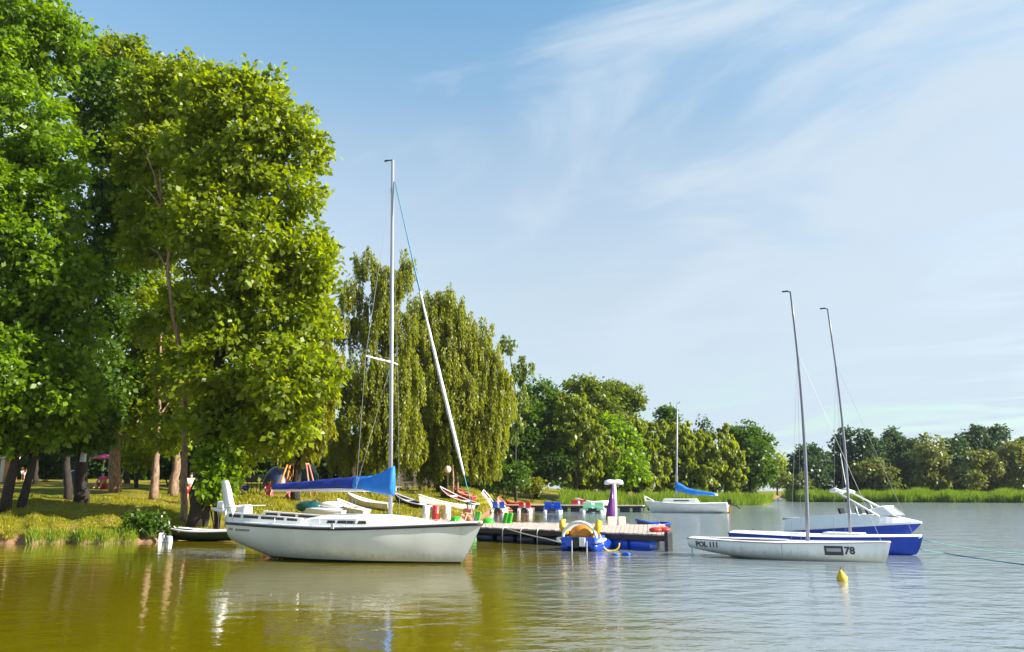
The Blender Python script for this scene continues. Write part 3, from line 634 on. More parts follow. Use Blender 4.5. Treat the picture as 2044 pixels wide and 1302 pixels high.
# coachroof
xm, zm = fr.at(779, 1030)
x0, x1 = fr.at(640, 1040)[0], fr.at(885, 1040)[0]
mb = MB(); rings = []
for i in range(17):
    q = i / 16; x = x0 + (x1 - x0) * q; w = .92 * (1 - .55 * max(0, q - .45) / .55); h = .30 * (1 - .8 * max(0, (q - .55) / .45) ** 1.6) * min(1, .75 + q * 2)
    zb = 1.05; rings.append([Vector((x, -w, zb)), Vector((x + .0, -w * .93, zb + h * .75)), Vector((x, -w * .8, zb + h)), Vector((x, 0, zb + h * 1.18)), Vector((x, w * .8, zb + h)), Vector((x, w * .93, zb + h * .75)), Vector((x, w, zb))])
mb.loft(rings); cab = mb.build('coachroof', M['deck'], yacht, smooth=False, bevel=0)
for (pa, pb) in ((686, 703), (706, 742), (746, 762)):
    xa, xb = fr.at(pa, 1037)[0], fr.at(pb, 1037)[0]; mb = MB()
    def wy(x): q = (x - x0) / (x1 - x0); return .92 * (1 - .55 * max(0, q - .45) / .55)
    mb.add([(xa, -wy(xa) * .97 - .012, 1.13), (xb, -wy(xb) * .97 - .012, 1.13), (xb - .03, -wy(xb) * .945 - .012, 1.22), (xa + .03, -wy(xa) * .945 - .012, 1.22)], [(0, 1, 2, 3)])
    mb.build('window', M['glass'], cab)
mb = MB(); xq = fr.at(718, 1045)[0]; yq = HY.side(xq, .98).y; mb.box((xq, yq - .05, 1.08), (.10, .03, .16)); mb.build('strap', M['lav'], yacht)
# cockpit coaming with dark slots, teak sole
xa, xb = fr.at(492, 1020)[0], fr.at(642, 1030)[0]
for sd in (-1, 1):
    mb = MB(); rg = []
    for i in range(9):
        q = i / 8; x = xa + (xb - xa) * q; h = .42 - .16 * q; y = sd * (.88 + .1 * q)
        rg.append([Vector((x, y - .06, 1.02)), Vector((x, y + .06, 1.02)), Vector((x, y + .05, 1.02 + h)), Vector((x, y - .05, 1.02 + h))])
    mb.loft(rg); cm = mb.build('cockpit_coaming', M['deck'], yacht, bevel=.012)
    mb = MB()
    for q0, q1 in ((.04, .2), (.24, .44), (.48, .78), (.82, .95)):
        pts = []
        for q, f in ((q0, .62), (q1, .62), (q1, .86), (q0, .86)):
            x = xa + (xb - xa) * q; h = .42 - .16 * q; pts.append((x, sd * (.88 + .1 * q) - .068, 1.02 + h * f))
        mb.add(pts, [(0, 1, 2, 3)])
    mb.build('slots', M['black'], cm)
mb = MB(); mb.box(((xa + xb) / 2, 0, 1.125), (abs(xb - xa) * .92, 1.5, .06)); mb.build('cockpit_sole', M['teak'], yacht, bevel=.01)
# stern hatch, stanchions
mb = MB()
for px, h in ((492, .62), (506, .60), (545, .38), (421, .0)):
    if h: x = fr.at(px, 1010)[0]; mb.tube([(x, -.95, 1.0), (x, -.95, 1.0 + h)], .022, 6)
x = fr.at(492, 1010)[0]; xx = fr.at(506, 1010)[0]; mb.tube([(x, -.95, 1.6), (xx, -.95, 1.6)], .022, 6); mb.tube([(x, -.95, 1.62), (x, .95, 1.62)], .018, 6)
mb.build('pushpit', M['alu'], yacht, smooth=True)
for px in (600, 690, 860, 915):
    x = fr.at(px, 1045)[0]; y = -HY.side(x, .95).y - .08
    for q in (-y, y): mb = MB(); mb.tube([(x, q, 1.0), (x, q, 1.28)], .014, 5); mb.build('stanchion', M['alu'], yacht, smooth=True)
# raised rudder with tiller stock and outboard bracket
xr, zt = fr.at(452, 958); zb = fr.at(470, 1044)[1]
xs = -L / 2
mb = MB(); rings = []
for q, pxl, pxr in ((0, 459, 472), (.12, 452, 476), (.3, 449, 473), (.5, 446, 467), (.75, 444, 463), (.92, 443, 459), (1, 446, 456)):
    py = 1044 + (959 - 1044) * q
    xl, z = fr.at(pxl, py); xrr, _ = fr.at(pxr, py); th = .035
    rings.append([Vector((xl, -.02, z)), Vector(((xl + xrr) / 2, -.02 - th, z)), Vector((xrr, -.02, z)), Vector(((xl + xrr) / 2, -.02 + th, z))])
mb.loft(rings); mb.build('rudder_blade', M['white'], yacht, smooth=True)
mb = MB(); a_, za = fr.at(421, 1017); b_, zb_ = fr.at(462, 1026)
mb.tube([(a_, .1, za + .02), ((a_ + b_) / 2, .1, (za + zb_) / 2 + .03), (b_, .05, zb_)], [.05, .1, .13], 8); 
mb.build('outboard_bracket', M['white'], yacht, smooth=True)
mb = MB(); ob = fr.at(440, 1008); mb.box((ob[0], .12, ob[1]), (.3, .3, .26)); c2 = fr.at(474, 1018); mb.build('outboard_motor', M['white'], yacht, bevel=.05); mb = MB(); mb.box((c2[0] + .15, .2, c2[1]), (.35, .4, .34))
mb.build('stern_locker', M['white'], yacht, bevel=.05)
mb = MB(); q_ = fr.at(484, 1018); mb.tube([(q_[0], -.3, 1.05), (q_[0] + .1, -.3, 1.34), (q_[0] + .45, -.3, 1.36)], .035, 6); mb.build('tiller', M['palewood'], yacht, smooth=True)
# mast and rigging
xt, zt = fr.at(784, 320)
mb = MB(); mb.tube([(xm, 0, 1.3), ((xm * 2 + xt) / 3, 0, 1.3 + (zt - 1.3) / 3), (xt, 0, zt)], [.078, .074, .055], 10, flat=.7)
mast = mb.build('mast', M['mast'], yacht, smooth=True)
mb = MB(); xv, zv = fr.at(772, 321); mb.tube([(xt, 0, zt), (xv, 0, zv)], [.03, .02], 6); mb.box((xv - .02, 0, zv), (.14, .02, .06)); mb.build('masthead_vane', M['black'], mast)
xsx, zs = fr.at(781, 723)
sp_ = MB(); sp_.tube([(xsx, 0, zs), (xsx - .35, -.95, zs + .08)], [.035, .025], 6); sp_.tube([(xsx, 0, zs), (xsx - .35, .95, zs + .08)], [.035, .025], 6); sp_.build('spreader', M['white'], mast, smooth=True)
mb = MB()
for sd in (-1, 1):
    mb.tube([(xt - .02, 0, zt - .9), (xsx - .35, sd * .95, zs + .08), (xm - .45, sd * 1.3, 1.03)], .008, 4)
    mb.tube([(xsx, 0, zs - .05), (xm - .75, sd * 1.32, 1.03)], .007, 4)
mb.build('shrouds', M['wire'], yacht)
xf, zf = fr.at(788, 362); xb_, zb_ = fr.at(950, 1040)
mb = MB(); fpts = [Vector((xf, 0, zf)).lerp(Vector((xb_, 0, 1.17)), q / 14) for q in range(15)]
for i, p in enumerate(fpts): p.z -= .12 * math.sin(math.pi * i / 14)
mb.tube(fpts, .018, 6)
mb.build('forestay', M['teal'], yacht, smooth=True)
mb = MB(); pp = []; rr_ = []
for i in range(45):
    q = 1 + 11.2 * i / 44; k = int(q); p = fpts[k].lerp(fpts[min(14, k + 1)], q - k); pp.append(p)
    rr_.append(curve([(0, .016), (.3, .028), (.6, .052), (.88, .054), (1, .028)], i / 44) * (1 + .08 * math.sin(i * 2.1)))
mb.tube(pp[15:], rr_[15:], 9); mb.build('furled_jib', M['sail'], yacht, smooth=True)
mb = MB(); mb.tube(pp[:16], rr_[:16], 9); mb.build('jib_head', M['bluefringe'], yacht, smooth=True)
# boom and sail cover
xba, zba = fr.at(546, 977); xbm, zbm = fr.at(776, 974)
mb = MB(); mb.tube([(xba, 0, zba - .02), (xbm, 0, zbm - .06)], .06, 8); mb.build('boom', M['alu'], yacht, smooth=True)
def cover(name, mtl, px0, px1, top, bot, n=18):
    mb = MB(); rings = []
    for i in range(n + 1):
        px = px0 + (px1 - px0) * i / n
        x, z1 = fr.at(px, curve(top, px)); _, z0 = fr.at(px, curve(bot, px))
        h = z1 - z0; w = .10 + .07 * math.sin(i * 1.3) * .3 + .06 * min(1, h)
        ring = []
        for k in range(12):
            a = 2 * math.pi * k / 12; ring.append(Vector((x, math.cos(a) * w * (1.15 if math.sin(a) < 0 else .75), (z0 + z1) / 2 + math.sin(a) * h / 2 + .012 * math.sin(k * 2.3 + i * 1.9))))
        rings.append(ring)
    mb.loft(rings); return mb.build(name, mtl, yacht, smooth=True)
top = [(545, 966), (600, 962), (680, 954), (710, 952), (740, 950), (762, 943), (778, 933), (787, 930)]
bot = [(545, 978), (600, 977), (680, 974), (710, 976), (740, 982), (762, 986), (778, 989), (787, 990)]
cover('boom_sail_cover', M['navy'], 546, 712, top, bot)
cover('mast_sail_cover', M['azure'], 708, 787, top, bot)

# ---- generic small mast for dinghies
def dinghy_rig(fr, root, base, tip, vpx, r=.05, zb=.55):
    xb, zb0 = fr.at(*base); xt, zt = fr.at(*tip)
    mb = MB(); n = 8; pts = []
    for i in range(n + 1):
        q = i / n; pts.append((xb + (xt - xb) * q + .12 * math.sin(math.pi * q), 0, zb + (zt - zb) * q))
    mb.tube(pts, [r * (1 - .45 * i / n) for i in range(n + 1)], 8, flat=.75); m_ = mb.build('mast', M['mastdk'], root, smooth=True)
    xv, zv = fr.at(*vpx); mb = MB(); mb.tube([(xt, 0, zt), (xv, 0, zv)], [.02, .015], 5); mb.box((xv, 0, zv), (.2, .015, .05)); mb.build('wind_vane', M['black'], m_)
    top_ = pts[6]
    for q in ((xb - .35, -.72, zb), (xb - .35, .72, zb), (fr.L / 2 - .25, 0, zb + .04)):
        mb = MB(); mb.tube([top_, q], .0045, 4); mb.build('stay', M['wire'], root)
    return xb
# ---- white dinghy
fr = Frame(P(1382, 1072, 28.1), P(1778, 1083, 24.9)); L = fr.L
din = thing('sailing_dinghy', 'white dinghy marked POL 111 and 78 with a bare mast', 'dinghy', fr.c, fr.rz)
HD = Hull(L, [(0, .55), (.2, .78), (.45, .88), (.7, .66), (.88, .28), (1, .012)], [(0, .56), (.5, .52), (1, .60)], [(0, .24), (.1, .13), (.3, -.02), (.6, -.12), (.9, -.08), (1, -.02)], rb=.25, e1=.55, e2=1.0)
HD.mesh(40, 10).build('hull', M['hullgel'], din, smooth=True)
HD.deck(.05).build('deck', M['deck'], din, smooth=True)
mb = MB()
for sd in (-1, 1): mb.tube(HD.sheer(sd, 36, dy=.008), .02, 6)
mb.build('gunwale', M['grey'], din, smooth=True)
mb = MB(); rings = []
for i in range(13):
    q = i / 12; x = -L / 2 + L * (.1 + .42 * q); w = .42 * math.sin(math.pi * min(1, max(0, q * .9 + .08))) ** .5; rings.append([Vector((x, -w, .592)), Vector((x, w, .592))])
mb.loft(rings, closed=False); mb.build('cockpit_cover', M['lav'], din)
hull_text('sail_number_lettering', 'POL 111', .23, HD, fr.at(1400, 1088)[0], .315, M['mark'], din, squash=.98)
hull_text('bow_number', '78', .30, HD, fr.at(1691, 1110)[0], .235, M['mark'], din, squash=.98)
mb = MB(); hull_patch(mb, HD, fr.at(1653, 1096)[0], fr.at(1688, 1096)[0], .19, .47, .005); pl = mb.build('name_plate', M['mark'], din)
mb = MB(); hull_patch(mb, HD, fr.at(1657, 1096)[0], fr.at(1684, 1096)[0], .30, .40, .009); mb.build('plate_emblem', M['grey'], pl)
mb = MB(); mb.box((-L / 2 - .04, 0, .2), (.06, .05, .5)); mb.build('rudder_stock', M['white'], din)
dinghy_rig(fr, din, (1612, 1076), (1578, 583), (1567, 582), .062)
mb = MB(); xq = fr.at(1572, 1085)[0]; mb.tube([HD.side(xq, z, -1, .004) for z in (.12, .25, .38, .5)], .008, 4); mb.build('hull_seam', M['grey'], din)
# ---- blue dinghy
fr = Frame(P(1467, 1064, 31.6), P(1842, 1078, 27.5)); L = fr.L
bd = thing('sailing_dinghy', 'blue dinghy with white deck and bare mast beyond the white dinghy', 'dinghy', fr.c, fr.rz)
HB = Hull(L, [(0, .62), (.2, .85), (.45, .95), (.7, .76), (.88, .42), (.97, .16), (1, .05)], [(0, .55), (.5, .52), (1, .60)], [(0, .22), (.15, .08), (.4, -.05), (.85, -.1), (1, .02)], rb=.3, e1=.55, e2=1.0)
HB.mesh(40, 10).build('hull', M['blue'], bd, smooth=True)
HB.deck(.08, dz=.01).build('deck', M['deck'], bd, smooth=True)
mb = MB()
for sd in (-1, 1): mb.tube(HB.sheer(sd, 36, dy=.01), .028, 6)
mb.tube([HB.pt(0, 1, -1), HB.pt(0, 1, 1)], .03, 6); mb.build('gunwale', M['blue'], bd, smooth=True)
mb = MB(); xq = fr.at(1697, 1068)[0]; mb.box((xq - .2, 0, .63), (1.3, .7, .10)); mb.build('foredeck_step', M['white'], bd, bevel=.03)
mb = MB(); xq = fr.at(1550, 1064)[0]; mb.box((xq, 0, .60), (2.0, .8, .05)); mb.build('cockpit_cover', M['lav'], bd, bevel=.02)
dinghy_rig(fr, bd, (1697, 1066), (1652, 617), (1642, 616), .055)
# ---- motorboat
fr = Frame(P(1584, 1056, 40.5), P(1840, 1046, 36.2)); L = fr.L
mo = thing('motorboat', 'blue and white motorboat with a wakeboard tower, moored behind both dinghies', 'motorboat', fr.c, fr.rz)
HM = Hull(L, [(0, 1.0), (.3, 1.12), (.6, 1.08), (.8, .75), (.93, .32), (1, .02)], [(0, .24), (.35, .42), (.7, .60), (1, .74)], [(0, -.2), (.5, -.25), (.85, -.12), (1, .1)], rb=1.0, e1=.5, e2=.9)
HM.mesh(36, 10).build('hull', M['blue'], mo, smooth=True)
mb = MB(); rings = []
for i in range(25):
    t = i / 24; p = HM.pt(t, 1, 1); b = max(.012, p.y + .02); h = curve([(0, .52), (.25, .60), (.5, .58), (.7, .45), (.88, .22), (1, .05)], t)
    rings.append([Vector((p.x, -b, p.z - .03)), Vector((p.x, -b, p.z + .05)), Vector((p.x, -b * .82, p.z + h)), Vector((p.x, b * .82, p.z + h)), Vector((p.x, b, p.z + .05)), Vector((p.x, b, p.z - .03))])
mb.loft(rings); mb.build('topsides', M['white'], mo, smooth=False, bevel=0)
xa_, za_ = fr.at(1582, 1042); mb = MB(); mb.box((xa_ + .3, 0, .78), (.9, 1.5, .12)); mb.build('engine_hatch', M['grey'], mo, bevel=.04)
for px in (1688, 1722, 1742):
    x, z = fr.at(px, 1030); mb = MB(); mb.box((x, -.35, 1.12), (.10, .5, .42), M=Matrix.Rotation(R(-18), 3, 'Y')); mb.box((x + .2, -.35, .98), (.45, .5, .12)); mb.build('seat', M['seatdk'], mo, bevel=.02)
x, z = fr.at(1772, 1036); mb = MB()
ws = [Vector((x + .75, 0, 1.05)), Vector((x + .45, -.5, 1.05)), Vector((x - .2, -.85, 1.05))]
mb.loft([[p for p in ws], [p + Vector((-.45, -.0, .38)) * (1 if i < 2 else .6) for i, p in enumerate(ws)]], closed=False)
ws2 = [Vector((p.x, -p.y, p.z)) for p in ws]; mb.loft([ws2, [p + Vector((-.45, 0, .38)) * (1 if i < 2 else .6) for i, p in enumerate(ws2)]], closed=False)
wsd = mb.build('windscreen', mat('tinted_screen', (.30, .34, .38), .08), mo)
mb = MB()
for w in (ws, ws2):
    mb.tube([p + Vector((-.45, 0, .38)) * (1 if i < 2 else .6) for i, p in enumerate(w)], .03, 6); mb.tube([w[0], w[0] + Vector((-.45, 0, .38))], .025, 6)
mb.build('screen_frame', M['white'], wsd, smooth=True)
xt1, zt1 = fr.at(1682, 981); xt0, zt0 = fr.at(1772, 1036); mb = MB()
for sd in (-1, 1):
    mb.tube([(xt0, sd * .95, 1.0), (xt1, sd * .75, zt1)], [.045, .04], 7); mb.tube([(xt0 - .9, sd * .95, .95), ((xt0 + xt1) / 2 - .1, sd * .85, (1.0 + zt1) / 2)], .03, 6)
mb.tube([(xt1, -.8, zt1), (xt1, .8, zt1)], .05, 7); tow = mb.build('wakeboard_tower', M['white'], mo, smooth=True)
for sd in (-1, 1):
    mb = MB(); mb.tube([(xt1 - .35, sd * .6, zt1 + .02), (xt1 - .1, sd * .6, zt1 + .06), (xt1 + .3, sd * .62, zt1 - .06)], [.07, .12, .07], 8); mb.build('tower_speaker', M['white'], tow, smooth=True)
# rear support rod seen leaning by the far trees is the second rod of the tower
mb = MB(); xr0, zr0 = fr.at(1700, 1000); mb.tube([(xr0 - .2, .3, .95), (fr.at(1672, 905)[0], .3, fr.at(1672, 905)[1])], .018, 5); mb.build('aerial', M['white'], mo)
# ---- far sailboat
fr = Frame(P(1453, 1003, 79.0), P(1287, 1000, 82.0)); L = fr.L
fs = thing('sailing_yacht', 'small white sailboat with blue boom cover moored by the far jetty', 'sailboat', fr.c, fr.rz)
HF = Hull(L, [(0, .95), (.25, 1.25), (.5, 1.3), (.75, .9), (.92, .32), (1, .02)], [(0, .98), (.5, .92), (1, 1.12)], [(0, .1), (.3, -.15), (.8, -.2), (1, 0)], rb=.7, e1=.65)
HF.mesh(30, 8).build('hull', M['gel'], fs, smooth=True); HF.deck(.08).build('deck', M['deck'], fs, smooth=True)
mb = MB(); x0, x1 = fr.at(1395, 1000)[0], fr.at(1322, 1000)[0]; xm = (x0 + x1) / 2
mb.box((xm, 0, 1.15), (abs(x1 - x0), 1.5, .42), taper=.86); cb = mb.build('cabin', M['deck'], fs, bevel=.06)
for sd in (-1, 1):
    mb = MB(); mb.box((xm - .2, sd * .735, 1.17), (1.5, .03, .1)); mb.build('window', M['glass'], cb)
xt, zt = fr.at(1352, 806); xb, zb = fr.at(1350, 992); mb = MB(); mb.tube([(xb, 0, 1.3), (xt, 0, zt)], [.1, .07], 8); mk = mb.build('mast', M['mast'], fs, smooth=True)
mb = MB(); mb.tube([(xt, 0, zt), (xt - .3, 0, zt + .15)], .03, 5); mb.build('masthead_vane', M['black'], mk)
mb = MB(); rings = []
for i in range(13):
    q = i / 12; px = 1347 + (1428 - 1347) * q; tp = curve([(0, 962), (.12, 964), (.3, 973), (.6, 979), (1, 984)], q); bt = curve([(0, 980), (.15, 983), (.4, 988), (.7, 989), (1, 990)], q)
    x, z1 = fr.at(px, tp); _, z0 = fr.at(px, bt)
    rings.append([Vector((x, math.cos(2 * math.pi * k / 10) * .2, (z0 + z1) / 2 + math.sin(2 * math.pi * k / 10) * (z1 - z0) / 2)) for k in range(10)])
mb.loft(rings); mb.build('boom_sail_cover', M['azure'], fs, smooth=True)
mb = MB(); a, za = fr.at(1420, 988); b, zb = fr.at(1433, 988); mb.tube([(a, 0, za), (b, 0, zb)], .09, 8); mb.build('boom_end', M['white'], fs, smooth=True)
for px in (1294, 1336, 1378):
    x, z = fr.at(px, 1010); y = HF.side(x, .55).y - .1; mb = MB(); mb.tube([(x, y, .15), (x, y, .25), (x, y, .7), (x, y, .8), (x, y + .05, 1.0)], [.04, .12, .12, .04, .015], 8); mb.build('fender', M['dkblue'], fs, smooth=True)
mb = MB(); x, z = fr.at(1453, 1000); mb.box((x - .15, 0, 1.05), (.35, .3, .5)); mb.tube([(x - .3, 0, .95), (x - 1.1, -.1, .45)], [.05, .07], 6); mb.build('outboard_motor', M['black'], fs, bevel=.0)
mb = MB(); mb.box((x - .05, -.1, .25), (.25, .06, .8)); mb.build('rudder', M['orange'], fs)
mb = MB(); a, za = fr.at(1288, 1000); mb.tube([(a - .1, -.3, 1.05), (a + .1, 0, 1.65), (a - .1, .3, 1.05)], .03, 5); mb.tube([(a - 1.0, -.7, 1.0), (a + .1, 0, 1.65), (a - 1.0, .7, 1.0)], .025, 5); mb.build('pulpit', M['white'], fs, smooth=True)

# ---- rowing boats and other craft
def rowboat(label, px0, d0, px1, d1, zb, hm, inside, gun, beam=.7, depth=.45, group=None, name='rowing_boat', tip=.25, roll=0.0, seats=2, L=None):
    """stern at px0, bow at px1"""
    a, b = T(px0, d0), T(px1, d1)
    if zb is not None: a.z = b.z = zb
    D = b - a; L = math.hypot(D.x, D.y)
    o = thing(name, label, 'boat', (a + b) / 2, math.atan2(D.y, D.x), group); o.rotation_euler = (roll, -math.atan2(D.z, L), math.atan2(D.y, D.x))
    Hh = Hull(L, [(0, beam * .6), (.3, beam * .95), (.55, beam), (.8, beam * .6), (.95, beam * .2), (1, .02)], [(0, depth), (.5, depth * .92), (.85, depth + tip * .5), (1, depth + tip)], [(0, .06), (.3, 0), (.8, .02), (1, .12)], rb=.3, e1=.6)
    Hh.mesh(24, 7).build('hull', hm, o, smooth=True)
    Hh.deck(0, dz=-.16, t0=.02, t1=.97, inset=.05).build('floor', inside, o)
    mb = MB()
    for sd in (-1, 1): mb.tube(Hh.sheer(sd, 24), .04, 6)
    mb.tube([Hh.pt(0, 1, -1), Hh.pt(0, 1, 1)], .04, 6); mb.build('gunwale', gun, o, smooth=True)
    for k in range(seats):
        mb = MB(); mb.box((-L * .22 + L * .36 * k, 0, depth - .06), (.25, beam * 1.75, .04)); mb.build('thwart', gun, o)
    return o
rowboat('dark green rowing boat with white gunwale between the bank and the yacht stern', 478, 35.2, 318, 36.2, .0, M['dkgreen'], M['dkgreen'], M['white'], beam=.62, depth=.46, tip=.14)
rowboat('long white rowing boat drawn up on the grass, bow pointing left', 940, 62.5, 832, 59, None, M['cream'], M['dkwood'], M['white'], beam=.7, depth=.5, tip=.35)
rowboat('dark hulled rowing boat with a white rail lying behind the long white one', 950, 66, 872, 68, None, M['dkgreen'], M['red'], M['white'], beam=.7, depth=.5, tip=.35)
rowboat('grey rowing boat on the grass immediately right of the yacht mast', 862, 58, 784, 60, None, M['dkwood'], M['grey'], M['lav'], beam=.6, depth=.36, tip=.25)
rowboat('cream rowing boat on the grass left of the yacht mast with a brown bow', 778, 54, 690, 55, None, M['cream'], M['cream'], M['white'], beam=.7, depth=.5, tip=.3)
rowboat('pale cream boat lying nearest the slope behind the teal watercraft', 730, 50, 668, 51, None, M['cream'], M['palewood'], M['white'], beam=.65, depth=.55, tip=.2)
rowboat('red rowing boat lying on the shore just left of the forestay foot', 945, 70, 900, 71, None, M['red'], M['salmon'], M['salmon'], beam=.7, depth=.5, tip=.3)
rowboat('red and white rowing boat beached right of the forestay foot', 985, 84, 952, 86, None, M['red'], M['white'], M['white'], beam=.8, depth=.6, tip=.4)
rowboat('salmon pink upended boat beached behind the blue seated pedal boat', 1012, 86, 980, 87, None, M['salmon'], M['salmon'], M['salmon'], beam=.9, depth=.9, tip=.3)
rowboat('red boat at the root of the far jetty', 1038, 92, 1008, 92.5, .35, M['red'], M['dkwood'], M['salmon'], beam=.7, depth=.55, tip=.25)
rowboat('dark blue boat lying behind the outer end of the near jetty', 1330, 39.5, 1272, 38.5, .0, M['dkblue'], M['blue'], M['blue'], beam=.6, depth=.62, tip=.18)
rowboat('white low boat with pointed bow moored behind the mint pedal boat', 1212, 97, 1150, 96, .0, M['lav'], M['lav'], M['white'], beam=.9, depth=.95, tip=.35)
# teal watercraft
o = thing('jet_ski', 'white and teal watercraft with dark nose parked on the grass behind the yacht', 'watercraft', T(640, 48.2, .08), R(172))
mb = MB(); Hj = Hull(2.8, [(0, .42), (.4, .55), (.75, .42), (.93, .18), (1, .02)], [(0, .42), (.5, .5), (1, .62)], [(0, .05), (.6, 0), (1, .2)], rb=.3, e1=.6)
Hj.mesh(24, 7).build('hull', M['white'], o, smooth=True); Hj.deck(.1, t0=0, t1=.98).build('deck', M['lav'], o, smooth=True)
mb = MB(); mb.lathe_e((.75, 0, .62), (.85, .42, .34), 14, 8); mb.build('hood', M['tealhull'], o, smooth=True)
mb = MB(); mb.lathe_e((-.6, 0, .72), (.75, .24, .22), 12, 8); mb.build('saddle', M['white'], o, smooth=True)
mb = MB(); mb.tube([(.25, -.4, 1.0), (.32, 0, 1.08), (.25, .4, 1.0)], .035, 6); mb.tube([(.32, 0, 1.06), (.5, 0, .75)], .05, 6); mb.build('handlebar', M['black'], o, smooth=True)

# ---- jetties
def quad_deck(mb, pts, z0, z1):
    vs = [Vector((p.x, p.y, z0)) for p in pts] + [Vector((p.x, p.y, z1)) for p in pts]
    mb.add(vs, [(3, 2, 1, 0), (4, 5, 6, 7), (0, 1, 5, 4), (1, 2, 6, 5), (2, 3, 7, 6), (3, 0, 4, 7)])
def barrel(mb, c, ax, r, l):
    ax = ax.normalized(); pts = [c + ax * l * k for k in (-.5, -.46, -.2, 0, .2, .46, .5)]
    mb.tube(pts, [r * .86, r, r * .98, r * 1.02, r * .98, r, r * .86], 12)
zd = .58
A, B_, Cc, D_ = G(955, 1052, zd), G(1331, 1067.5, zd), G(1328, 1046.5, zd), G(955, 1042, zd)
A2, D2 = G(872, 1049, zd), G(872, 1039, zd)
jet = thing('floating_jetty', 'near plank jetty on blue barrels reaching out behind the yacht bow', 'jetty', Vector((A.x, A.y, 0)))
off = Vector((A.x, A.y, 0))
mb = MB(); n = 46
def lp(a, b, q): return a.lerp(b, q)
for i in range(n):
    q0, q1 = i / n, (i + .93) / n; jz = random.uniform(-.012, .012)
    pts = [lp(A, B_, q0) - off, lp(A, B_, q1) - off, lp(D_, Cc, q1) - off, lp(D_, Cc, q0) - off]; quad_deck(mb, pts, zd - .05 + jz, zd + jz)
for i in range(10):
    q0, q1 = i / 10, (i + .93) / 10
    quad_deck(mb, [lp(A2, A, q0) - off, lp(A2, A, q1) - off, lp(D2, D_, q1) - off, lp(D2, D_, q0) - off], zd - .05, zd)
mb.build('deck', M['wood'], jet)
mb = MB(); ax = (B_ - A).normalized(); nrm = Vector((-ax.y, ax.x, 0))
quad_deck(mb, [A2 - off + nrm * .03, B_ - off + nrm * .03, B_ - off + nrm * .12, A2 - off + nrm * .12], zd - .24, zd - .06)
quad_deck(mb, [D2 - off, Cc - off, Cc - off - nrm * .12, D2 - off - nrm * .12], zd - .24, zd - .06)
ex = (Cc - B_).normalized(); quad_deck(mb, [B_ - off + ex * .16 - ax * .12, B_ - off + ex * .16, Cc - off - ex * .16, Cc - off - ex * .16 - ax * .12], zd - .24, zd - .06)
for q in (.1, .3, .5, .7, .9):
    a_ = lp(A, B_, q) - off + nrm * .14; b2 = lp(D_, Cc, q) - off - nrm * .14; quad_deck(mb, [a_, a_ + ax * .1, b2 + ax * .1, b2], zd - .235, zd - .07)
mb.build('frame', M['dkwood'], jet)
for q, m_ in ((.02, 'dkblue'), (.15, 'dkblue'), (.27, 'dkblue'), (.39, 'dkblue'), (.50, 'dkblue'), (.62, 'dkblue')):
    mb = MB(); barrel(mb, lp(A, B_, q) - off + nrm * .42 + Vector((0, 0, .14 - zd)), ax, .29, .95); mb.build('barrel', M[m_], jet, smooth=True)
for px in (1242, 1311):
    g = G(px, 1085, .16); mb = MB(); q = (g - A).dot(ax) / (B_ - A).length; barrel(mb, lp(A, B_, q) - off + nrm * .40 + Vector((0, 0, .17 - zd)), ax, .29, .9); mb.build('barrel', M['bright'], jet, smooth=True)
for q in (.12, .4, .68, .9):
    mb = MB(); barrel(mb, lp(D_, Cc, q) - off - nrm * .45 + Vector((0, 0, .14 - zd)), ax, .29, .95); mb.build('barrel', M['dkblue'], jet, smooth=True)
mb = MB(); mb.box(B_ - off + ax * .06 + ex * .1 + Vector((0, 0, -.33)), (.16, .34, .85), rz=math.atan2(ax.y, ax.x)); mb.box(lp(B_, Cc, .5) - off + ax * .05 + Vector((0, 0, -.2)), (.12, (Cc - B_).length * .9, .32), rz=math.atan2(ex.y, ex.x) - math.pi / 2)
mb.build('rubber_bumper', M['black'], jet, bevel=.03)
for px in (968, 1034, 1092):
    g = G(px, 1056, zd) ; q = (g - A).dot(ax) / (B_ - A).length; p = lp(A, B_, q) - off - nrm * .03
    mb = MB(); mb.tube([p + nrm * .25 + Vector((0, 0, .03)), p + Vector((0, 0, .03)), p - nrm * .05 + Vector((0, 0, -.08)), p - nrm * .05 + Vector((0, 0, -.7))], .022, 6); mb.build('mooring_hook', M['alu'], jet, smooth=True)
# yellow hose hook hung from the jetty
p = G(1222, 1066, zd); o = thing('hose', 'yellow hose loop hanging from the jetty beside the yellow pedal boat', 'hose', p - nrm * .1)
mb = MB(); mb.tube([Vector((math.cos(a) * .3, math.sin(a) * 0 - .05, -.35 + math.sin(a) * .25)) for a in np.linspace(math.pi * .95, math.pi * 2.05, 12)], .03, 6); mb.tube([(-.3, 0, -.32), (-.4, .04, .0)], .03, 6); mb.build('hose_loop', M['yellow'], o, smooth=True)
# red jacket on the end
p = G(1318, 1062, zd); o = thing('life_jacket', 'red life jacket lying on the outer corner of the near jetty', 'life jacket', p)
mb = MB(); mb.lathe_e((-.18, 0, .08), (.26, .3, .1), 10, 6); mb.lathe_e((.2, .25, .08), (.25, .35, .1), 10, 6); mb.build('panels', M['red'], o, smooth=True)
mb = MB(); mb.tube([(-.2, -.1, .17), (.05, .05, .2), (.25, .2, .17)], .03, 5); mb.build('strap', M['salmon'], o)

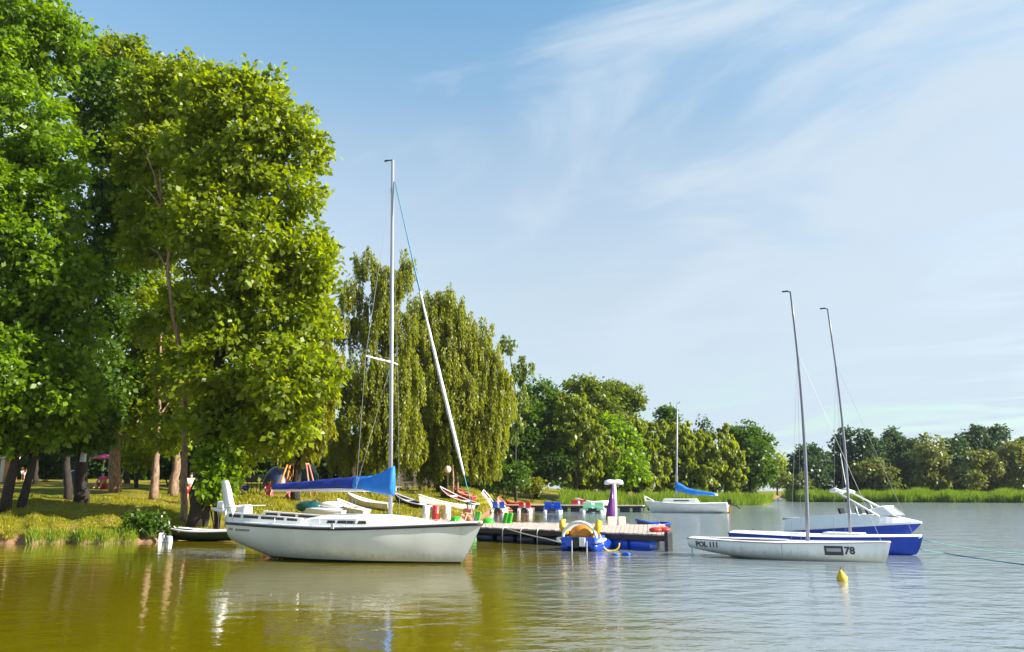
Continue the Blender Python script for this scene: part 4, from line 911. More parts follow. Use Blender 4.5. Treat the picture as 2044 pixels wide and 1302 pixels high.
# far jetty
zd2 = .62
fj = thing('floating_jetty', 'far jetty on dark barrels lying across the bay by the small sailboat', 'jetty', G(955, 1014, 0) * 1.0)
E0, E1 = Vector((Xof(930, 1000, 89), 89, 0)), Vector((Xof(1285, 1000, 84), 84, 0)); fj.location = E0; D3 = E1 - E0; Lf = D3.length; fj.rotation_euler = (0, 0, math.atan2(D3.y, D3.x))
mb = MB(); nn = 22
for i in range(nn): mb.box((Lf * (i + .5) / nn, 0, zd2), (Lf / nn * .96, 2.0, .08))
mb.build('deck', M['palewood'], fj)
mb = MB(); mb.box((Lf / 2, -.9, zd2 - .14), (Lf, .1, .18)); mb.box((Lf / 2, .9, zd2 - .14), (Lf, .1, .18)); mb.build('frame', M['dkwood'], fj)
nb = 15; b0 = None
for i in range(nb):
    if b0 is None:
        mb = MB(); mb.tube([Vector((x, 0, 0)) for x in (-.45, -.42, 0, .42, .45)], [.24, .28, .29, .28, .24], 10); b0 = mb.build('barrel', M['dkblue'], fj, smooth=True); ob = b0
    else:
        ob = b0.copy(); C.objects.link(ob)
    ob.location = (Lf * (i + .5) / nb, -.62, .2)
for px in (1255, 1283):
    mb = MB(); x = Lf * (px - 930) / 355; mb.tube([(x, .95, -.3), (x, .95, 1.3)], .06, 6); mb.build('post', M['dkwood'], fj)

# ---- pedal boats
def pedalo(label, px, d, rz, body, fl, seat, w=1.5, l=2.5, z=0.0, hood=True, group='pedal boats'):
    o = thing('pedal_boat', label, 'pedal boat', Vector((Xof(px, 1010, d), d, z)), rz, group)
    for sd in (-1, 1):
        mb = MB(); pts = [Vector((-l / 2 + l * k / 8, sd * w * .36, .12 + (.16 if k > 6 else 0) * (k - 6) / 2)) for k in range(9)]
        mb.tube(pts, [.12, .21, .24, .24, .24, .24, .23, .18, .06], 10); mb.build('float', fl, o, smooth=True)
    mb = MB(); rings = []
    for k in range(9):
        q = k / 8; x = -l * .42 + l * .88 * q; ww = w * .5 * (1 - .5 * max(0, q - .6) / .4); h = .42 + .22 * max(0, (q - .55) / .45)
        rings.append([Vector((x, -ww, .26)), Vector((x, -ww * .9, h)), Vector((x, ww * .9, h)), Vector((x, ww, .26))])
    mb.loft(rings); mb.build('body', body, o, smooth=False, bevel=0)
    for sd in (-1, 1):
        mb = MB(); mb.box((-l * .12, sd * w * .24, .50), (.5, w * .38, .14)); mb.box((-l * .12 - .3, sd * w * .24, .78), (.12, w * .36, .58), M=Matrix.Rotation(R(-14), 3, 'Y')); mb.build('seat', seat, o, bevel=.05)
    mb = MB(); mb.box((-l * .43, 0, .30), (.06, w * .34, .34)); mb.build('paddle_opening', M['black'], o)
    if hood:
        mb = MB(); mb.lathe_e((l * .3, 0, .6), (.32, w * .3, .24), 12, 7); mb.build('hood', body, o, smooth=True)
    return o
pedalo('white pedal boat with royal blue seats moored at the left of the far jetty', 997, 82, R(80), M['white'], M['white'], M['bright'])
pedalo('small white pedal boat with red seats between the two blue seated ones', 1048, 83, R(84), M['lav'], M['white'], M['red'], w=1.4)
pedalo('light blue pedal boat with white floats in the middle of the far jetty', 1104, 81, R(82), M['bright'], M['white'], M['bright'], w=1.9)
pedalo('mint and white pedal boat moored left of the T topped one', 1186, 80, R(76), M['mint'], M['white'], M['mint'], w=2.4, l=2.8)
pedalo('bright green pedal boat with a rounded front behind the near jetty', 994, 40.2, R(-160), M['green'], M['green'], M['green'], w=1.3, l=1.7)
pedalo('low green pedal boat half hidden behind the yacht bow', 933, 42.5, R(-165), M['green'], M['mint'], M['green'], w=1.2, l=1.9)
# red pair of seats beyond the far jetty
pedalo('red seated pedal boat beyond the far jetty', 1156, 90.5, R(85), M['lav'], M['white'], M['red'], w=1.9, z=.12)
# yellow and blue pedal boat
g = Vector((Xof(1171, 1060, 30.4), 30.4, 0))
o = thing('pedal_boat', 'yellow and blue pedal boat with a white arch moored in front of the near jetty', 'pedal boat', g, R(66), 'pedal boats'); o.scale = (.9, .88, .9)
for sd in (-1, 1):
    mb = MB(); mb.tube([(-1.1, sd * .62, .2), (-.95, sd * .62, .16), (0, sd * .62, .16), (.9, sd * .6, .2), (1.2, sd * .5, .34)], [.1, .2, .23, .2, .06], 10); mb.build('float', M['blue'], o, smooth=True)
    mb = MB(); mb.tube([(-1.12, sd * .75, .36), (-.9, sd * .95, .44), (-.5, sd * .98, .46)], [.05, .08, .05], 8); mb.build('side_fin', M['white'], o, smooth=True)
    mb = MB(); mb.tube([(-.75, sd * .62, .62), (-.8, sd * .78, .95), (-.75, sd * .8, 1.12), (-.65, sd * .7, 1.2)], [.13, .15, .13, .04], 9); mb.build('headrest', M['yellow'], o, smooth=True)
    mb = MB(); mb.tube([(-1.2, sd * .32 - .1, -.2), (-1.2, sd * .32 - .1, .42)], .02, 6); mb.build('rudder_rod', M['alu'], o)
mb = MB(); rings = []
for k in range(9):
    q = k / 8; x = -1.05 + 2.1 * q; ww = .74 * (1 - .35 * max(0, q - .6) / .4); rings.append([Vector((x, -ww * .8, .18)), Vector((x, -ww, .34)), Vector((x, -ww * .92, .54)), Vector((x, ww * .92, .54)), Vector((x, ww, .34)), Vector((x, ww * .8, .18))])
mb.loft(rings); mb.build('body', M['bright'], o)
mb = MB(); mb.lathe_e((-.35, 0, .60), (.55, .62, .42), 16, 10); mb.build('seat_shell', M['orange'], o, smooth=True)
mb = MB(); mb.tube([Vector((-.9, math.cos(a) * .72, .50 + math.sin(a) * .62)) for a in np.linspace(0, math.pi, 17)], .065, 8); mb.build('arch', M['white'], o, smooth=True)
mb = MB(); mb.box((-1.075, .10, .33), (.05, .26, .40)); mb.build('paddle_opening', M['black'], o)
mb = MB(); mb.box((-1.085, -.18, .36), (.06, .26, .34)); mb.build('rear_panel', M['white'], o, bevel=.02)
# T topped pedal boat
g = G(1226, 1040, 0); g = Vector((Xof(1226, 1030, 38.5), 38.5, 0))
o = thing('pedal_boat', 'white pedal boat carrying a tall T topped figure with a purple side', 'pedal boat', g, R(95), 'pedal boats')
for sd in (-1, 1):
    mb = MB(); mb.tube([(-1.1, sd * .4, .14), (-.9, sd * .4, .14), (.8, sd * .4, .16), (1.15, sd * .36, .32)], [.12, .22, .2, .05], 10); mb.build('float', M['white'], o, smooth=True)
mb = MB(); mb.box((0, 0, .42), (1.9, 1.0, .22), taper=.9); mb.build('body', M['white'], o, bevel=.05)
for sd in (-1, 1):
    mb = MB(); mb.box((-.45, sd * .25, .72), (.12, .36, .45)); mb.box((-.25, sd * .25, .56), (.42, .36, .1)); mb.build('seat', M['cream'], o, bevel=.04)
mb = MB(); mb.tube([(.3, -.06, .5), (.3, -.08, .9), (.3, -.1, 1.5), (.3, -.1, 2.1), (.3, -.1, 2.45)], [.13, .15, .14, .12, .11], 10, flat=.8); mb.build('column', M['lav'], o, smooth=True)
mb = MB(); mb.tube([(.22, .10, .5), (.2, .14, .85), (.2, .12, 1.2), (.22, .06, 1.7), (.25, .02, 2.25)], [.17, .23, .21, .12, .04], 10); mb.build('purple_side', M['purple'], o, smooth=True)
mb = MB(); mb.tube([(.3, .36, 2.44), (.3, .30, 2.5), (.3, .1, 2.54), (.3, -.1, 2.52), (.3, -.3, 2.54), (.3, -.46, 2.5), (.3, -.52, 2.44)], [.05, .12, .12, .11, .12, .12, .05], 9); mb.build('top_bar', M['lav'], o, smooth=True)

# ---- buoy and ropes
g = G(1682, 1160, 0); o = thing('buoy', 'small yellow double cone buoy floating in front of the white dinghy', 'buoy', g); o.rotation_euler = (R(6), R(-10), 0); o.scale = (.88,) * 3
mb = MB(); mb.lathe([(.012, -.2), (.06, -.12), (.145, .06), (.15, .09), (.13, .12), (.03, .30), (.012, .31)], 14); mb.build('float', M['buoy'], o, smooth=True)
mb = MB(); mb.tube([(0, 0, .30), (.02, 0, .36), (.0, 0, .38)], .012, 5); mb.build('top_eye', M['black'], o)
def rope(label, pts, r, m_='rope', sag=0.0):
    mb = MB(); P0 = [Vector(p) for p in pts]; out = []
    for i in range(len(P0) - 1):
        for k in range(12):
            q = k / 12; p = P0[i].lerp(P0[i + 1], q); p.z -= sag * 4 * q * (1 - q); out.append(p)
    out.append(P0[-1]); o = P0[0]; mb.tube([p - o for p in out], r, 5)
    ob = mb.build('mooring_rope', M[m_], None, smooth=True); ob.location = o; return tag(ob, label, 'rope')
rope('teal mooring line from the blue dinghy bow dipping toward the right edge', [P(1842, 1078, 26.8), G(2060, 1106, .02)], .014, 'teal', .08)
rope('teal mooring line low on the water, nearer of the two running right', [P(1838, 1096, 26.9), G(1885, 1104, .03), G(2060, 1129, .02)], .016, 'teal', .02)
rope('pale mooring rope slanting from the near jetty into the water', [P(1010, 1055, 34.0), P(1092, 1076, 31.8), G(1165, 1092, .06), G(1270, 1110, -.02)], .022, 'rope', .03)
g = G(1250, 1109, 0); o = thing('float_buoy', 'small light blue float on the rope in front of the near jetty', 'float', g)
mb = MB(); mb.lathe_e((0, 0, .04), (.16, .09, .07), 10, 6); mb.build('body', M['bright'], o, smooth=True); mb = MB(); mb.lathe_e((-.34, .1, .02), (.12, .08, .05), 10, 6); mb.build('tail', M['azure'], o, smooth=True)
# white canisters by the dark boat
g = Vector((Xof(330, 1080, 34.6), 34.6, 0)); o = thing('floating_canisters', 'white and grey plastic canisters floating at the dark rowing boat bow', 'canisters', g)
mb = MB(); mb.box((-.18, 0, .18), (.26, .22, .42), rz=.3, taper=.8); mb.build('canister', M['white'], o, bevel=.05)
mb = MB(); mb.box((.16, -.05, .12), (.3, .22, .3), rz=-.4, taper=.8); mb.build('canister', M['lav'], o, bevel=.05)
mb = MB(); mb.tube([(-.25, -.02, .4), (-.2, -.02, .52), (-.1, -.02, .4)], .03, 6); mb.tube([(-.05, -.08, .38), (.1, -.1, .2), (.12, -.15, .02)], .035, 6); mb.build('handle', M['black'], o)
# weathered stakes on the bank
for px, d, h, lb in ((321, 36.6, .55, 'pale weathered stake standing at the tip of the grassy bank'), (336, 38.2, .42, 'short pale stake just behind the tip of the bank')):
    o = thing('wooden_stake', lb, 'stake', T(px, d)); mb = MB(); mb.tube([(0, 0, -.2), (.01, 0, h * .6), (-.01, 0, h)], [.05, .045, .035], 7); mb.build('shaft', M['palewood'], o, smooth=True)
    mb = MB(); mb.tube([(-.01, 0, h), (-.01, 0, h + .03)], [.04, .02], 7); mb.build('cap', M['white'], o)

# ---- drums on the near quay
for px, m1, lb in ((851, 'white', 'white upright drum left of the red one behind the yacht foredeck'), (870, 'red', 'red and pink upright drum between two white drums'), (892, 'cream', 'white upright drum right of the red one')):
    o = thing('drum', lb, 'drum', Vector((Xof(px, 1030, 46), 46, .55)), 0, None)
    mb = MB(); mb.lathe([(.20, 0), (.22, .04), (.22, .3), (.235, .32), (.22, .34), (.22, .7), (.2, .74)], 14); mb.build('body', M[m1], o, smooth=True)
    mb = MB(); mb.lathe([(.2, .742), (.19, .77), (.03, .775)], 14); mb.build('lid', M['pink'] if m1 == 'red' else M['white'], o, smooth=True)
q0, q1 = Vector((Xof(815, 1034, 47), 47, 0)), Vector((Xof(930, 1034, 45), 45, 0))
o = thing('landing_stage', 'brown timber landing stage under the drums beyond the yacht', 'landing stage', (q0 + q1) / 2, math.atan2(q1.y - q0.y, q1.x - q0.x))
Lq = (q1 - q0).length; mb = MB()
for i in range(12): mb.box((-Lq / 2 + Lq * (i + .5) / 12, 0, .51), (Lq / 12 * .94, 2.2, .07))
mb.build('deck', M['wood'], o); mb = MB(); mb.box((0, -1.0, .38), (Lq, .1, .18)); mb.box((0, 1.0, .38), (Lq, .1, .18)); mb.build('frame', M['dkwood'], o)
for sx in (-.45, .45):
    for sy in (-.9, .9):
        mb = MB(); mb.tube([(sx * Lq, sy, -.6), (sx * Lq, sy, .46)], .07, 7); mb.build('pile', M['dkwood'], o)

# ---- park: fence, bench, umbrella, kiosk, tents, frame
f0, f1 = T(776, 79), T(868, 82); o = thing('board_fence', 'dark brown board fence under the weeping birches', 'fence', (f0 + f1) / 2, math.atan2(f1.y - f0.y, f1.x - f0.x)); Lq = (f1 - f0).length
for i in range(6):
    mb = MB(); mb.box((0, 0, .25 + .30 * i), (Lq, .04, .27)); mb.build('board', M['dkwood'], o)
for i in range(4):
    mb = MB(); mb.box((-Lq / 2 + Lq * i / 3, .06, .85), (.1, .08, 2.0)); mb.build('post', M['dkwood'], o)
b0_, b1_ = T(786, 70), T(842, 71.5); o = thing('bench', 'pale timber bench in front of the brown board fence', 'bench', (b0_ + b1_) / 2, math.atan2(b1_.y - b0_.y, b1_.x - b0_.x)); Lq = (b1_ - b0_).length
mb = MB(); mb.box((0, 0, .42), (Lq, .4, .06)); mb.build('seat', M['palewood'], o, bevel=.01); mb = MB(); mb.box((0, .22, .84), (Lq, .05, .14)); mb.build('backrest', M['palewood'], o, bevel=.01)
for sx in (-.45, 0, .45):
    mb = MB(); mb.box((sx * Lq, 0, .19), (.08, .36, .4)); mb.box((sx * Lq, .255, .5), (.07, .02, .8)); mb.build('leg', M['palewood'], o)
def parasol(label, px, d, h, r, m_):
    o = thing('parasol', label, 'parasol', T(px, d)); mb = MB(); mb.tube([(0, 0, -.1), (0, 0, h)], .025, 6); mb.build('pole', M['alu'], o)
    mb = MB(); mb.lathe([(r, h - .32), (r * .98, h - .28), (r * .5, h - .08), (.03, h + .05)], 10); mb.build('canopy', M[m_], o)
parasol('small orange parasol above the brown board fence', 829, 84, 2.7, .75, 'orange')
parasol('pink parasol over the red figure left of the knotted trunk', 203, 62, 2.35, 1.0, 'pink')
def lamp(label, px, d, h):
    o = thing('globe_lamp', label, 'lamp', T(px, d)); mb = MB(); mb.tube([(0, 0, -.1), (0, 0, h)], .06, 7); mb.build('post', M['dkwood'], o); mb = MB(); mb.lathe_e((0, 0, h + .2), (.28, .28, .3), 12, 8); mb.build('globe', M['cream'], o, smooth=True)
lamp('round cream globe lamp in front of the stout birch trunk', 893, 68, 2.0)
for px, d, h, lb in ((903, 69, 2.6, 'tall pale post right of the globe lamp'), (912, 70, 2.0, 'shorter pale post right of the tall pale one')):
    o = thing('wooden_post', lb, 'post', T(px, d)); mb = MB(); mb.tube([(0, 0, -.2), (.05, 0, h * .5), (0, 0, h)], [.14, .09, .05], 7); mb.build('shaft', M['palebark'], o, smooth=True); mb = MB(); mb.tube([(0, 0, .05), (.45, 0, .02)], [.12, .05], 6); mb.build('root_foot', M['palebark'], o, smooth=True)
# kiosk
o = thing('kiosk', 'orange brown kiosk with a pale roof edge at the far left', 'kiosk', T(0, 78), R(8))
mb = MB(); mb.box((-1.4, 0, 1.1), (4.4, 3, 2.2)); mb.build('wall', mat('kiosk_wall', (.34, .16, .05), .7), o)
mb = MB(); mb.box((-1.4, 0, 2.35), (4.9, 3.5, .3)); mb.build('roof', M['cream'], o, bevel=.02); mb = MB(); mb.box((.72, -1.52, 1.1), (.3, .08, 2.2)); mb.build('corner_post', M['cream'], o)
mb = MB(); mb.box((-2.0, -1.52, 1.3), (1.6, .05, .9)); mb.build('hatch', M['dkwood'], o)
# white notice pinned to the dark trunk
p = P(167, 910, 44.4); o = thing('notice', 'white paper notice pinned to the dark thick trunk', 'notice', p)
mb = MB(); mb.add([(.21 * math.sin(a), -.12 - .0 + (1 - math.cos(a)) * .2, z) for z in (-.34, .34) for a in np.linspace(-1, 1, 7)], [(k, k + 1, k + 8, k + 7) for k in range(6)]); mb.build('sheet', M['paper'], o)
# tents behind
def tent(label, px, d, w, h, m_):
    o = thing('tent', label, 'tent', T(px, d), random.uniform(-.3, .3)); mb = MB(); rings = []
    for k in range(9):
        q = -1 + k / 4; s_ = math.sqrt(max(.01, 1 - q * q)); rings.append([Vector((math.cos(a) * w / 2 * s_, q * w * .55, math.sin(a) * h * s_)) for a in np.linspace(0, math.pi, 9)])
    mb.loft(rings, closed=False); mb.build('canopy', m_, o, smooth=True); mb = MB(); mb.add([(-.35, -w * .553, .03), (.35, -w * .553, .03), (.22, -w * .50, h * .42), (-.22, -w * .50, h * .42)], [(0, 1, 2, 3)]); mb.build('door', M['black'], o)
    mb = MB(); mb.tube([(math.cos(a) * w / 2 * 1.01, -.1, math.sin(a) * h * 1.01) for a in np.linspace(0, math.pi, 13)], .03, 5); mb.build('pole', M['white'], o)
tent('dark blue dome tent left of the climbing frame', 553, 66, 2.4, 1.9, M['dkblue'])
tent('teal tent half hidden behind the climbing frame', 610, 68, 2.2, 2.1, M['tealhull'])
tent('small dark blue tent half hidden behind the trunk with the notice', 146, 70, 1.7, 1.15, M['dkblue'])
# orange climbing frame
o = thing('climbing_frame', 'orange red climbing frame above the aft end of the sail cover', 'climbing frame', T(592, 60), R(-10))
for sx in (-1, 1):
    for sy in (-.6, .6):
        mb = MB(); mb.tube([(sx * 1.35, sy, -.1), (sx * .75, sy * .4, 2.2)], .06, 7); mb.build('leg', M['salmon'] if sx > 0 else M['orange'], o, smooth=True)
mb = MB(); mb.tube([(-.85, 0, 2.2), (.85, 0, 2.25)], .07, 7); mb.build('top_bar', M['salmon'], o, smooth=True)
mb = MB(); mb.tube([(-.8, 0, 2.2), (-.6, .2, 1.4), (-.9, 0, .6)], .04, 6); mb.tube([(-.35, 0, 2.2), (-.4, 0, .7)], .025, 5); mb.tube([(.1, 0, 2.2), (.1, 0, .7)], .025, 5); mb.box((-.15, 0, .68), (.6, .3, .05)); mb.build('swing', M['orange'], o)
# dark grill box and white hoops
o = thing('grill', 'black barbecue grill beside the crouching person', 'grill', T(506, 58), R(-20)); mb = MB(); mb.box((0, 0, 1.15), (1.1, .6, .55)); mb.build('lid', M['black'], o, bevel=.06)
mb = MB()
for sx in (-.4, .4):
    for sy in (-.2, .2): mb.tube([(sx, sy, -.05), (sx, sy, .9)], .03, 6)
mb.build('stand', M['black'], o)
# red baby buggy like cart beside the trunk
# ---- people
def skin_mesh(name, verts, edges, radii, m_, parent, sub=1):
    me = bpy.data.meshes.new(name); me.from_pydata([tuple(v) for v in verts], edges, []); o = bpy.data.objects.new(name, me); C.objects.link(o)
    mo_ = o.modifiers.new('s', 'SKIN'); 
    for i, r in enumerate(radii): me.skin_vertices[0].data[i].radius = (r, r)
    me.skin_vertices[0].data[0].use_root = True
    ss = o.modifiers.new('b', 'SUBSURF'); ss.levels = sub; ss.render_levels = sub
    bpy.context.view_layer.update()
    m2 = bpy.data.meshes.new_from_object(o.evaluated_get(bpy.context.evaluated_depsgraph_get())); m2.name = name
    bpy.data.objects.remove(o); m2.materials.clear(); m2.materials.append(m_); m2.polygons.foreach_set('use_smooth', [True] * len(m2.polygons))
    return link(name, m2, parent)
def person(label, loc, rz, pose, shirt, shorts, scale=1.0, hair='hair', legs_m=None):
    o = thing('person', label, 'person', loc, rz); o.scale = (scale,) * 3
    if pose == 'stand':
        J = dict(pel=(0, 0, .93), ch=(0, 0, 1.25), nk=(0, 0, 1.47), hd=(0, -.02, 1.60), ht=(0, -.01, 1.70), hl=(.10, 0, .90), hr=(-.10, 0, .90), kl=(.12, -.03, .50), kr=(-.11, .02, .50), al=(.13, 0, .08), ar=(-.12, .03, .08), tl=(.14, -.14, .04), tr=(-.13, -.11, .04),
                 sl=(.19, 0, 1.40), sr=(-.19, 0, 1.40), el=(.25, .03, 1.12), er=(-.25, .02, 1.12), wl=(.24, -.08, .88), wr=(-.26, -.06, .88), fl=(.23, -.12, .78), fr=(-.25, -.1, .78))
    elif pose == 'sit':
        J = dict(pel=(0, 0, .16), ch=(0, -.05, .48), nk=(0, -.08, .70), hd=(0, -.12, .83), ht=(0, -.11, .93), hl=(.10, -.05, .15), hr=(-.10, -.05, .15), kl=(.16, -.42, .42), kr=(-.16, -.44, .40), al=(.14, -.62, .08), ar=(-.14, -.64, .08), tl=(.15, -.78, .05), tr=(-.15, -.8, .05),
                 sl=(.19, -.06, .63), sr=(-.19, -.06, .63), el=(.25, -.22, .42), er=(-.25, -.22, .42), wl=(.14, -.42, .46), wr=(-.14, -.42, .46), fl=(.08, -.48, .48), fr=(-.08, -.5, .48))
    else:
        J = dict(pel=(0, .2, .45), ch=(0, -.08, .66), nk=(0, -.26, .80), hd=(0, -.36, .86), ht=(0, -.44, .92), hl=(.11, .18, .43), hr=(-.11, .18, .43), kl=(.2, -.2, .50), kr=(-.2, -.22, .48), al=(.16, .05, .1), ar=(-.16, .05, .1), tl=(.17, -.12, .04), tr=(-.17, -.12, .04),
                 sl=(.19, -.2, .75), sr=(-.19, -.2, .75), el=(.26, -.36, .52), er=(-.26, -.36, .52), wl=(.16, -.52, .34), wr=(-.16, -.52, .34), fl=(.12, -.58, .26), fr=(-.12, -.58, .26))
    ks = list(J); ix = {k: i for i, k in enumerate(ks)}
    E_ = [('pel', 'ch'), ('ch', 'nk'), ('nk', 'hd'), ('hd', 'ht'), ('pel', 'hl'), ('pel', 'hr'), ('hl', 'kl'), ('hr', 'kr'), ('kl', 'al'), ('kr', 'ar'), ('al', 'tl'), ('ar', 'tr'), ('ch', 'sl'), ('ch', 'sr'), ('sl', 'el'), ('sr', 'er'), ('el', 'wl'), ('er', 'wr'), ('wl', 'fl'), ('wr', 'fr')]
    rd = dict(pel=.13, ch=.14, nk=.055, hd=.095, ht=.07, hl=.085, hr=.085, kl=.058, kr=.058, al=.04, ar=.04, tl=.035, tr=.035, sl=.06, sr=.06, el=.042, er=.042, wl=.03, wr=.03, fl=.035, fr=.035)
    skin_mesh('body', [J[k] for k in ks], [(ix[a], ix[b]) for a, b in E_], [rd[k] for k in ks], M['skin'], o)
    def sub(name, keys, ed, rr, m_): 
        q = {k: i for i, k in enumerate(keys)}; skin_mesh(name, [J[k] for k in keys], [(q[a], q[b]) for a, b in ed], rr, m_, o)
    mid_ = lambda a, b, q: tuple(Vector(J[a]).lerp(Vector(J[b]), q))
    J['ul'] = mid_('sl', 'el', .6); J['ur'] = mid_('sr', 'er', .6); J['ml'] = mid_('hl', 'kl', .75); J['mr'] = mid_('hr', 'kr', .75); J['pm'] = mid_('pel', 'ch', .15); J['tn'] = mid_('ch', 'nk', .8)
    if shirt: sub('shirt', ['pm', 'ch', 'tn', 'sl', 'sr', 'ul', 'ur'], [('pm', 'ch'), ('ch', 'tn'), ('ch', 'sl'), ('ch', 'sr'), ('sl', 'ul'), ('sr', 'ur')], [.155, .165, .09, .08, .08, .07, .07], M[shirt])
    sub('shorts', ['pel', 'hl', 'hr', 'ml', 'mr'], [('pel', 'hl'), ('pel', 'hr'), ('hl', 'ml'), ('hr', 'mr')], [.155, .11, .11, .09, .09], M[shorts])
    mb = MB(); h = Vector(J['hd']).lerp(Vector(J['ht']), .6) + Vector((0, .025, .02)); mb.lathe_e(h, (.10, .11, .10), 12, 8); mb.build('hair', M[hair], o, smooth=True)
person('person in a white shirt and red shorts standing between the dark trunks', T(377, 47), R(20), 'stand', 'white', 'red', 1.06)
person('sunbathing person bending forward in blue shorts beside the grill', T(484, 57), R(-70), 'crouch', None, 'blue', 1.15)
person('seated person with dark hair in a red top in front of the blue tent', T(537, 58), R(10), 'sit', 'red', 'pink', 1.25)
person('person in a red top sitting below the pink parasol', T(205, 60), R(0), 'sit', 'pink', 'red', 1.3)
person('person in an orange top standing far back at the left near the kiosk', T(45, 80), R(0), 'stand', 'orange', 'white', 1.0)
person('person in blue standing far back right of the one in orange', T(58, 82), R(30), 'sit', 'bright', 'white', 1.0)
p = G(936, 1043, zd); person('person in a salmon shirt sitting on the landward end of the near jetty', (p.x, p.y, zd), R(-30), 'sit', 'salmon', 'salmon', 1.0)
person('small child in pink playing by the yellow toys near the red top person', T(575, 57), R(40), 'sit', 'pink', 'red', .8)

# ---------------------------------------------------------------- sky, sun, camera
EL, AZ = R(31), R(105)
w = bpy.data.worlds.new('World'); S.world = w; w.use_nodes = True; nt = w.node_tree; Lk = nt.links.new
bg = nt.nodes['Background']
sky = N(nt, 'ShaderNodeTexSky', sky_type='NISHITA', sun_disc=False); sky.sun_elevation = EL; sky.sun_rotation = AZ; sky.air_density = 1.0; sky.dust_density = .6; sky.ozone_density = 2.0
tc = N(nt, 'ShaderNodeTexCoord'); sp = N(nt, 'ShaderNodeSeparateXYZ'); Lk(tc.outputs['Generated'], sp.inputs[0])
zz = N(nt, 'ShaderNodeMath', operation='ADD'); Lk(sp.outputs[2], zz.inputs[0]); zz.inputs[1].default_value = .12
dx = N(nt, 'ShaderNodeMath', operation='DIVIDE'); Lk(sp.outputs[0], dx.inputs[0]); Lk(zz.outputs[0], dx.inputs[1])
dy = N(nt, 'ShaderNodeMath', operation='DIVIDE'); Lk(sp.outputs[1], dy.inputs[0]); Lk(zz.outputs[0], dy.inputs[1])
cb_ = N(nt, 'ShaderNodeCombineXYZ'); Lk(dx.outputs[0], cb_.inputs[0]); Lk(dy.outputs[0], cb_.inputs[1])
mp = N(nt, 'ShaderNodeMapping'); mp.vector_type = 'TEXTURE'; mp.inputs['Rotation'].default_value = (0, 0, R(-40)); mp.inputs['Scale'].default_value = (1.15, .66, 1); mp.inputs['Location'].default_value = (.6, .9, 0); Lk(cb_.outputs[0], mp.inputs[0])
nz = N(nt, 'ShaderNodeTexNoise', Scale=1.25, Detail=9.0); nz.inputs['Roughness'].default_value = .55; nz.inputs['Distortion'].default_value = .9; Lk(mp.outputs[0], nz.inputs[0])
# thicker cirrus to the right
mk = N(nt, 'ShaderNodeMapRange', interpolation_type='SMOOTHSTEP'); Lk(dx.outputs[0], mk.inputs[0]); mk.inputs[1].default_value = -.15; mk.inputs[2].default_value = .6; mk.inputs[3].default_value = -.10; mk.inputs[4].default_value = .13
ad = N(nt, 'ShaderNodeMath', operation='ADD'); Lk(nz.outputs[0], ad.inputs[0]); Lk(mk.outputs[0], ad.inputs[1])
cr = N(nt, 'ShaderNodeMapRange', interpolation_type='SMOOTHSTEP'); Lk(ad.outputs[0], cr.inputs[0]); cr.inputs[1].default_value = .46; cr.inputs[2].default_value = .72; cr.inputs[3].default_value = 0; cr.inputs[4].default_value = .95
mx = N(nt, 'ShaderNodeMixRGB'); # thin high haze: the sky pales towards mid height and dims at the horizon
rp = N(nt, 'ShaderNodeValToRGB'); Lk(sp.outputs[2], rp.inputs[0]); el = rp.color_ramp.elements
stops = [(0, (.69, .80, 1.0)), (.08, (.78, .80, .74)), (.17, (1.18, .95, .80)), (.234, (1.43, 1.12, .87)), (.294, (1.58, 1.24, .96)), (.353, (1.64, 1.33, 1.03)), (.411, (1.58, 1.36, 1.07)), (.462, (1.32, 1.33, 1.12)), (.55, (1.08, 1.32, 1.2)), (1, (1.0, 1.3, 1.2))]
for i, (p_, c_) in enumerate(stops):
    e = el[0] if i == 0 else (el[-1] if i == len(stops) - 1 else el.new(p_)); e.position = p_; e.color = tuple(c * .5 for c in c_) + (1,)
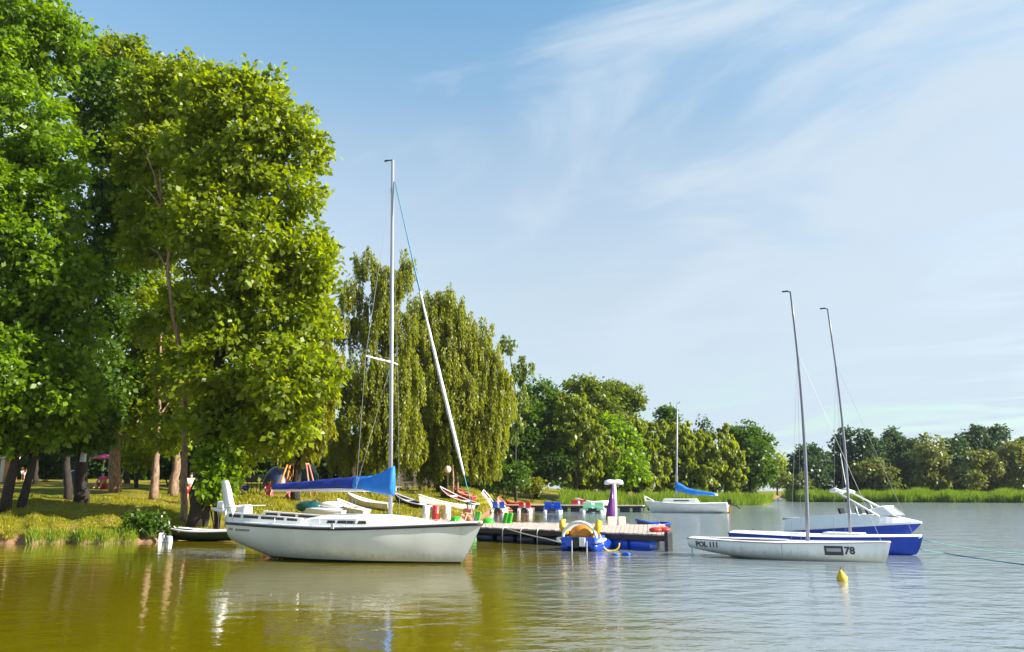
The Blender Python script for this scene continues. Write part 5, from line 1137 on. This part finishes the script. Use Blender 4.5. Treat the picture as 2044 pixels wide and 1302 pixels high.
ml = N(nt, 'ShaderNodeVectorMath', operation='MULTIPLY'); Lk(sky.outputs[0], ml.inputs[0]); Lk(rp.outputs[0], ml.inputs[1])
m2 = N(nt, 'ShaderNodeVectorMath', operation='SCALE'); Lk(ml.outputs[0], m2.inputs[0]); m2.inputs['Scale'].default_value = 2.0
Lk(cr.outputs[0], mx.inputs[0]); Lk(m2.outputs[0], mx.inputs[1]); mx.inputs[2].default_value = (2.95, 3.5, 4.05, 1)
Lk(mx.outputs[0], bg.inputs[0]); bg.inputs[1].default_value = .088
sl = bpy.data.lights.new('sun', 'SUN'); sl.energy = 5.0; sl.angle = R(.5); sl.color = (1, .93, .80)
so = bpy.data.objects.new('sun', sl); C.objects.link(so)
sd = Vector((math.sin(AZ) * math.cos(EL), math.cos(AZ) * math.cos(EL), math.sin(EL))); so.rotation_euler = sd.to_track_quat('Z', 'Y').to_euler()
cam = bpy.data.cameras.new('camera'); cam.sensor_width = 36; cam.lens = F / 2044 * 36; cam.clip_end = 6000; cam.clip_start = .1
co = bpy.data.objects.new('camera', cam); C.objects.link(co); co.location = (0, 0, H); co.rotation_euler = (R(90) + TH, 0, 0); S.camera = co
S.render.resolution_x, S.render.resolution_y = 1024, 652
vs = S.view_settings; vs.view_transform = 'Standard'; vs.look = 'None'; vs.gamma = 1; vs.exposure = 1.35
S.cycles.max_bounces = 8; S.cycles.diffuse_bounces = 3; S.cycles.glossy_bounces = 3; S.cycles.transmission_bounces = 4; S.cycles.use_denoising = True

# ---------------------------------------------------------------- summer haze over the lake
hm = bpy.data.materials.new('haze'); hm.use_nodes = True; nt = hm.node_tree; nt.nodes.remove(nt.nodes['Principled BSDF'])
pv = nt.nodes.new('ShaderNodeVolumePrincipled'); pv.inputs['Color'].default_value = (.80, .88, 1, 1); pv.inputs['Density'].default_value = .0001; pv.inputs['Anisotropy'].default_value = .2
nt.links.new(pv.outputs[0], nt.nodes['Material Output'].inputs['Volume'])
mb = MB(); mb.box((0, 1500, 14.5), (16000, 3400, 31)); tag(mb.build('haze', hm), kind='stuff')
